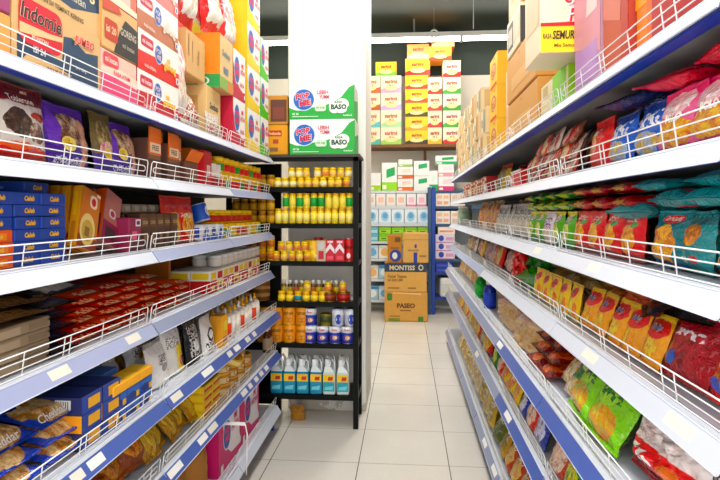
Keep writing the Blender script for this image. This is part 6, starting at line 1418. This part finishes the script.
dpr = carton('diaper_pack', 'pack', .178, .3, .21, '#eaf2f8', [('ell','F',.5,.5,.32,.34,'#a8d0e8'),('ell','F',.5,.55,.2,.2,'#6aa8d0'),('rect','F',0,0,1,.12,'#d0e4f0')], .008)
for i in range(5): inst(dpr, bplace(x0+.09+i*.184, 1.28), f'pale blue and white nappy pack on the back shelving, {ORD[i]} from the pillar', 'nappy packs')
gn = carton('wipes_pack', 'pack', .178, .28, .10, '#8cc83c', [('rect','F',.1,.2,.9,.6,'#b8dc60'),('rect','F',.2,.3,.6,.5,'#3a8a34')], .006); tl_ = carton('wipes_pack', 'pack', .178, .28, .10, '#78b8c8', [('rect','F',.1,.2,.9,.6,'#b8dce4')], .006)
for c in range(5):
    for l in range(2): inst(tl_ if c == 0 else gn, bplace(x0+.09+c*.184, 1.03+l*.101), f'{"teal" if c == 0 else "lime green"} wipes pack on the back shelving, {ORD[c]} from the pillar, {LAY[l]}', 'wipes packs')
lowp = [carton('napkin_pack', 'pack', .178, .3, .19, c, [('ell','F',.5,.5,.35,.3,e),('rect','F',0,.8,1,1,f_)], .008) for c, e, f_ in (('#e0eaf2','#78b0d8','#b8d4e8'),('#f0ece4','#e8b878','#d8d4cc'),('#a8d0e4','#f0f4f8','#4888c0'))]
for r, (z, n) in enumerate(((.78, 5), (.49, 5), (.19, 5))):
    for i in range(n): inst(lowp[(i+r) % 3], bplace(x0+.09+i*.184, z), f'pale napkin pack on the lower back shelving, {ORD[i]} from the pillar, {["upper","middle","lowest"][r]} shelf', 'napkin packs')
x1 = XA(432.5,8.05) + .035
rbx = carton('soap_box', 'box', .2, .3, .182, '#f4ece8', [('rect','F',.1,.15,.45,.4,'#f0b090'),('rect','F',.55,.15,.9,.4,'#f0b090'),('rect','F',.1,.6,.45,.85,'#f4c8a0'),('rect','F',.55,.6,.9,.85,'#f4c8a0')])
for z in (1.53, 1.28):
    for i in range(2): inst(rbx, bplace(x1+.11+i*.21, z), f'white box with orange print on the blue back unit, {ORD[i]} from left, {"upper" if z > 1.4 else "lower"}', 'white orange boxes')
lil = carton('soap_box', 'box', .27, .3, .115, '#ece0ec', [('ell','F',.3,.55,.14,.36,'#3848a8'),('rect','F',.55,.3,.95,.7,'#d8a8c8'),('rect','F',0,0,1,.12,'#c890b8')])
for l in range(3): inst(lil, bplace(x1+.14, .78+l*.1165), f'white lilac box with blue disc on the blue back unit, {LAY[l]}', 'lilac boxes')
inst(carton('soap_box', 'box', .24, .3, .105, '#f4e8e4', [('rect','F',.1,.3,.9,.55,'#f0a070')]), bplace(x1+.16, .78+.351), 'cream box with orange stripe on the lilac boxes')
bpk = carton('towel_pack', 'pack', .24, .3, .068, '#2438a0', [('rect','F',.05,.1,.95,.5,'#4c64c8')])
for l in range(2): inst(bpk, bplace(x1+.13, .60+l*.069), f'dark blue flat pack on the blue back unit, {LAY[l]}', 'blue flat packs')
wpk2 = carton('towel_pack', 'pack', .26, .3, .27, '#eeeeea', [('rect','F',.1,.2,.9,.7,'#dcdcd8')], .02)
inst(wpk2, bplace(x1+.2, .24), 'bulky white pack on the lowest shelf of the blue back unit')
# brown cartons stacked on the floor
YC = 7.42; kr = '#cf9d5c'
xa, xb_ = XA(384, YC), XA(428, YC)
pas = carton('shipping_carton', 'carton', xb_-xa-.01, .40, .385, kr, [('txt','F','PASEO',.5,.55,.17,'#5a3c1c',{'bold':.05,'maxw':.46}),('rect','F',.36,.36,.62,.41,'#8a6434'),('rr','F',.06,.72,.18,.98,.02,'#4a7a34'),('rect','F',.12,.17,.36,.21,'#9a6e34'),('rect','F',.10,.02,.36,.12,'#7a8a34'),('rect','F',.78,.02,.90,.18,'#4a7a2c'),('poly','F',[(.2,.98),(.85,.93),(.85,.97),(.2,1)],'#ecd0a0'),('rect','T',.05,.05,.95,.95,'#b88a4c')], .012, mat=kraft(kr))
mon = carton('shipping_carton', 'carton', xb_-xa-.02, .38, .385, '#d4a464', [('rect','F',0,.70,1,1,'#2a3448'),('txt','F','MONTISS',.42,.84,.17,'#d8cdb0',{'bold':.03,'maxw':.6}),('ell','F',.86,.85,.06,.10,'#d8cdb0'),('ell','F',.86,.85,.035,.06,'#2a3448'),('txt','F','Facial Tissue',.30,.55,.10,'#6a4a24',{'bold':.02,'maxw':.44}),('txt','F','ISI 250 LBR',.26,.42,.09,'#6a4a24',{'maxw':.36}),('rect','F',.08,.12,.35,.17,'#9a6e3c'),('rect','F',.55,.12,.75,.17,'#9a6e3c')], .01, mat=kraft('#d4a464'))
xm = (xa+xb_)/2
inst(pas, at(xm, YC, .001), 'brown carton with green corner marks on the floor, bottom of the back stack')
inst(mon, at(xm-.005, YC+.01, .388), 'brown carton with a navy printed band, middle of the back stack')
xl0 = XA(387.5, YC); xl1 = XA(402, YC)
ub = carton('shipping_carton', 'carton', xl1-xl0, .36, .37, '#b87a3c', [('rect','F',.5,.75,.9,.92,'#6a4424'),('ell','F',.55,.26,.40,.22,'#2a3a8a'),('ell','F',.5,.26,.18,.12,'#e8e4dc'),('rect','T',.1,.1,.9,.9,'#a06a34'),('rect','F',.2,.5,.8,.56,'#8a5828')], .01, mat=kraft('#b87a3c'))
inst(ub, at((xl0+xl1)/2, YC+.01, .775), 'narrow brown carton with blue disc, upper left of the back stack')
xr0 = XA(402.8, YC); xr1 = XA(428.5, YC)
ur = carton('shipping_carton', 'carton', xr1-xr0, .36, .40, '#d3a568', [('rect','F',.42,.0,.56,.35,'#2a3f94'),('rect','F',.46,.50,.54,.62,'#2a3f94'),('txt','F','MONTISS',.42,.42,.06,'#7a5a34',{'maxw':.4}),('rect','F',.0,.76,1,.775,'#a87a44'),('rect','T',.05,.4,.95,.55,'#b88a50'),('rect','F',.65,.2,.9,.26,'#a07440')], .01, mat=kraft('#d3a568'))
inst(ur, at((xr0+xr1)/2, YC+.012, .775), 'tan carton with blue tape, upper right of the back stack')
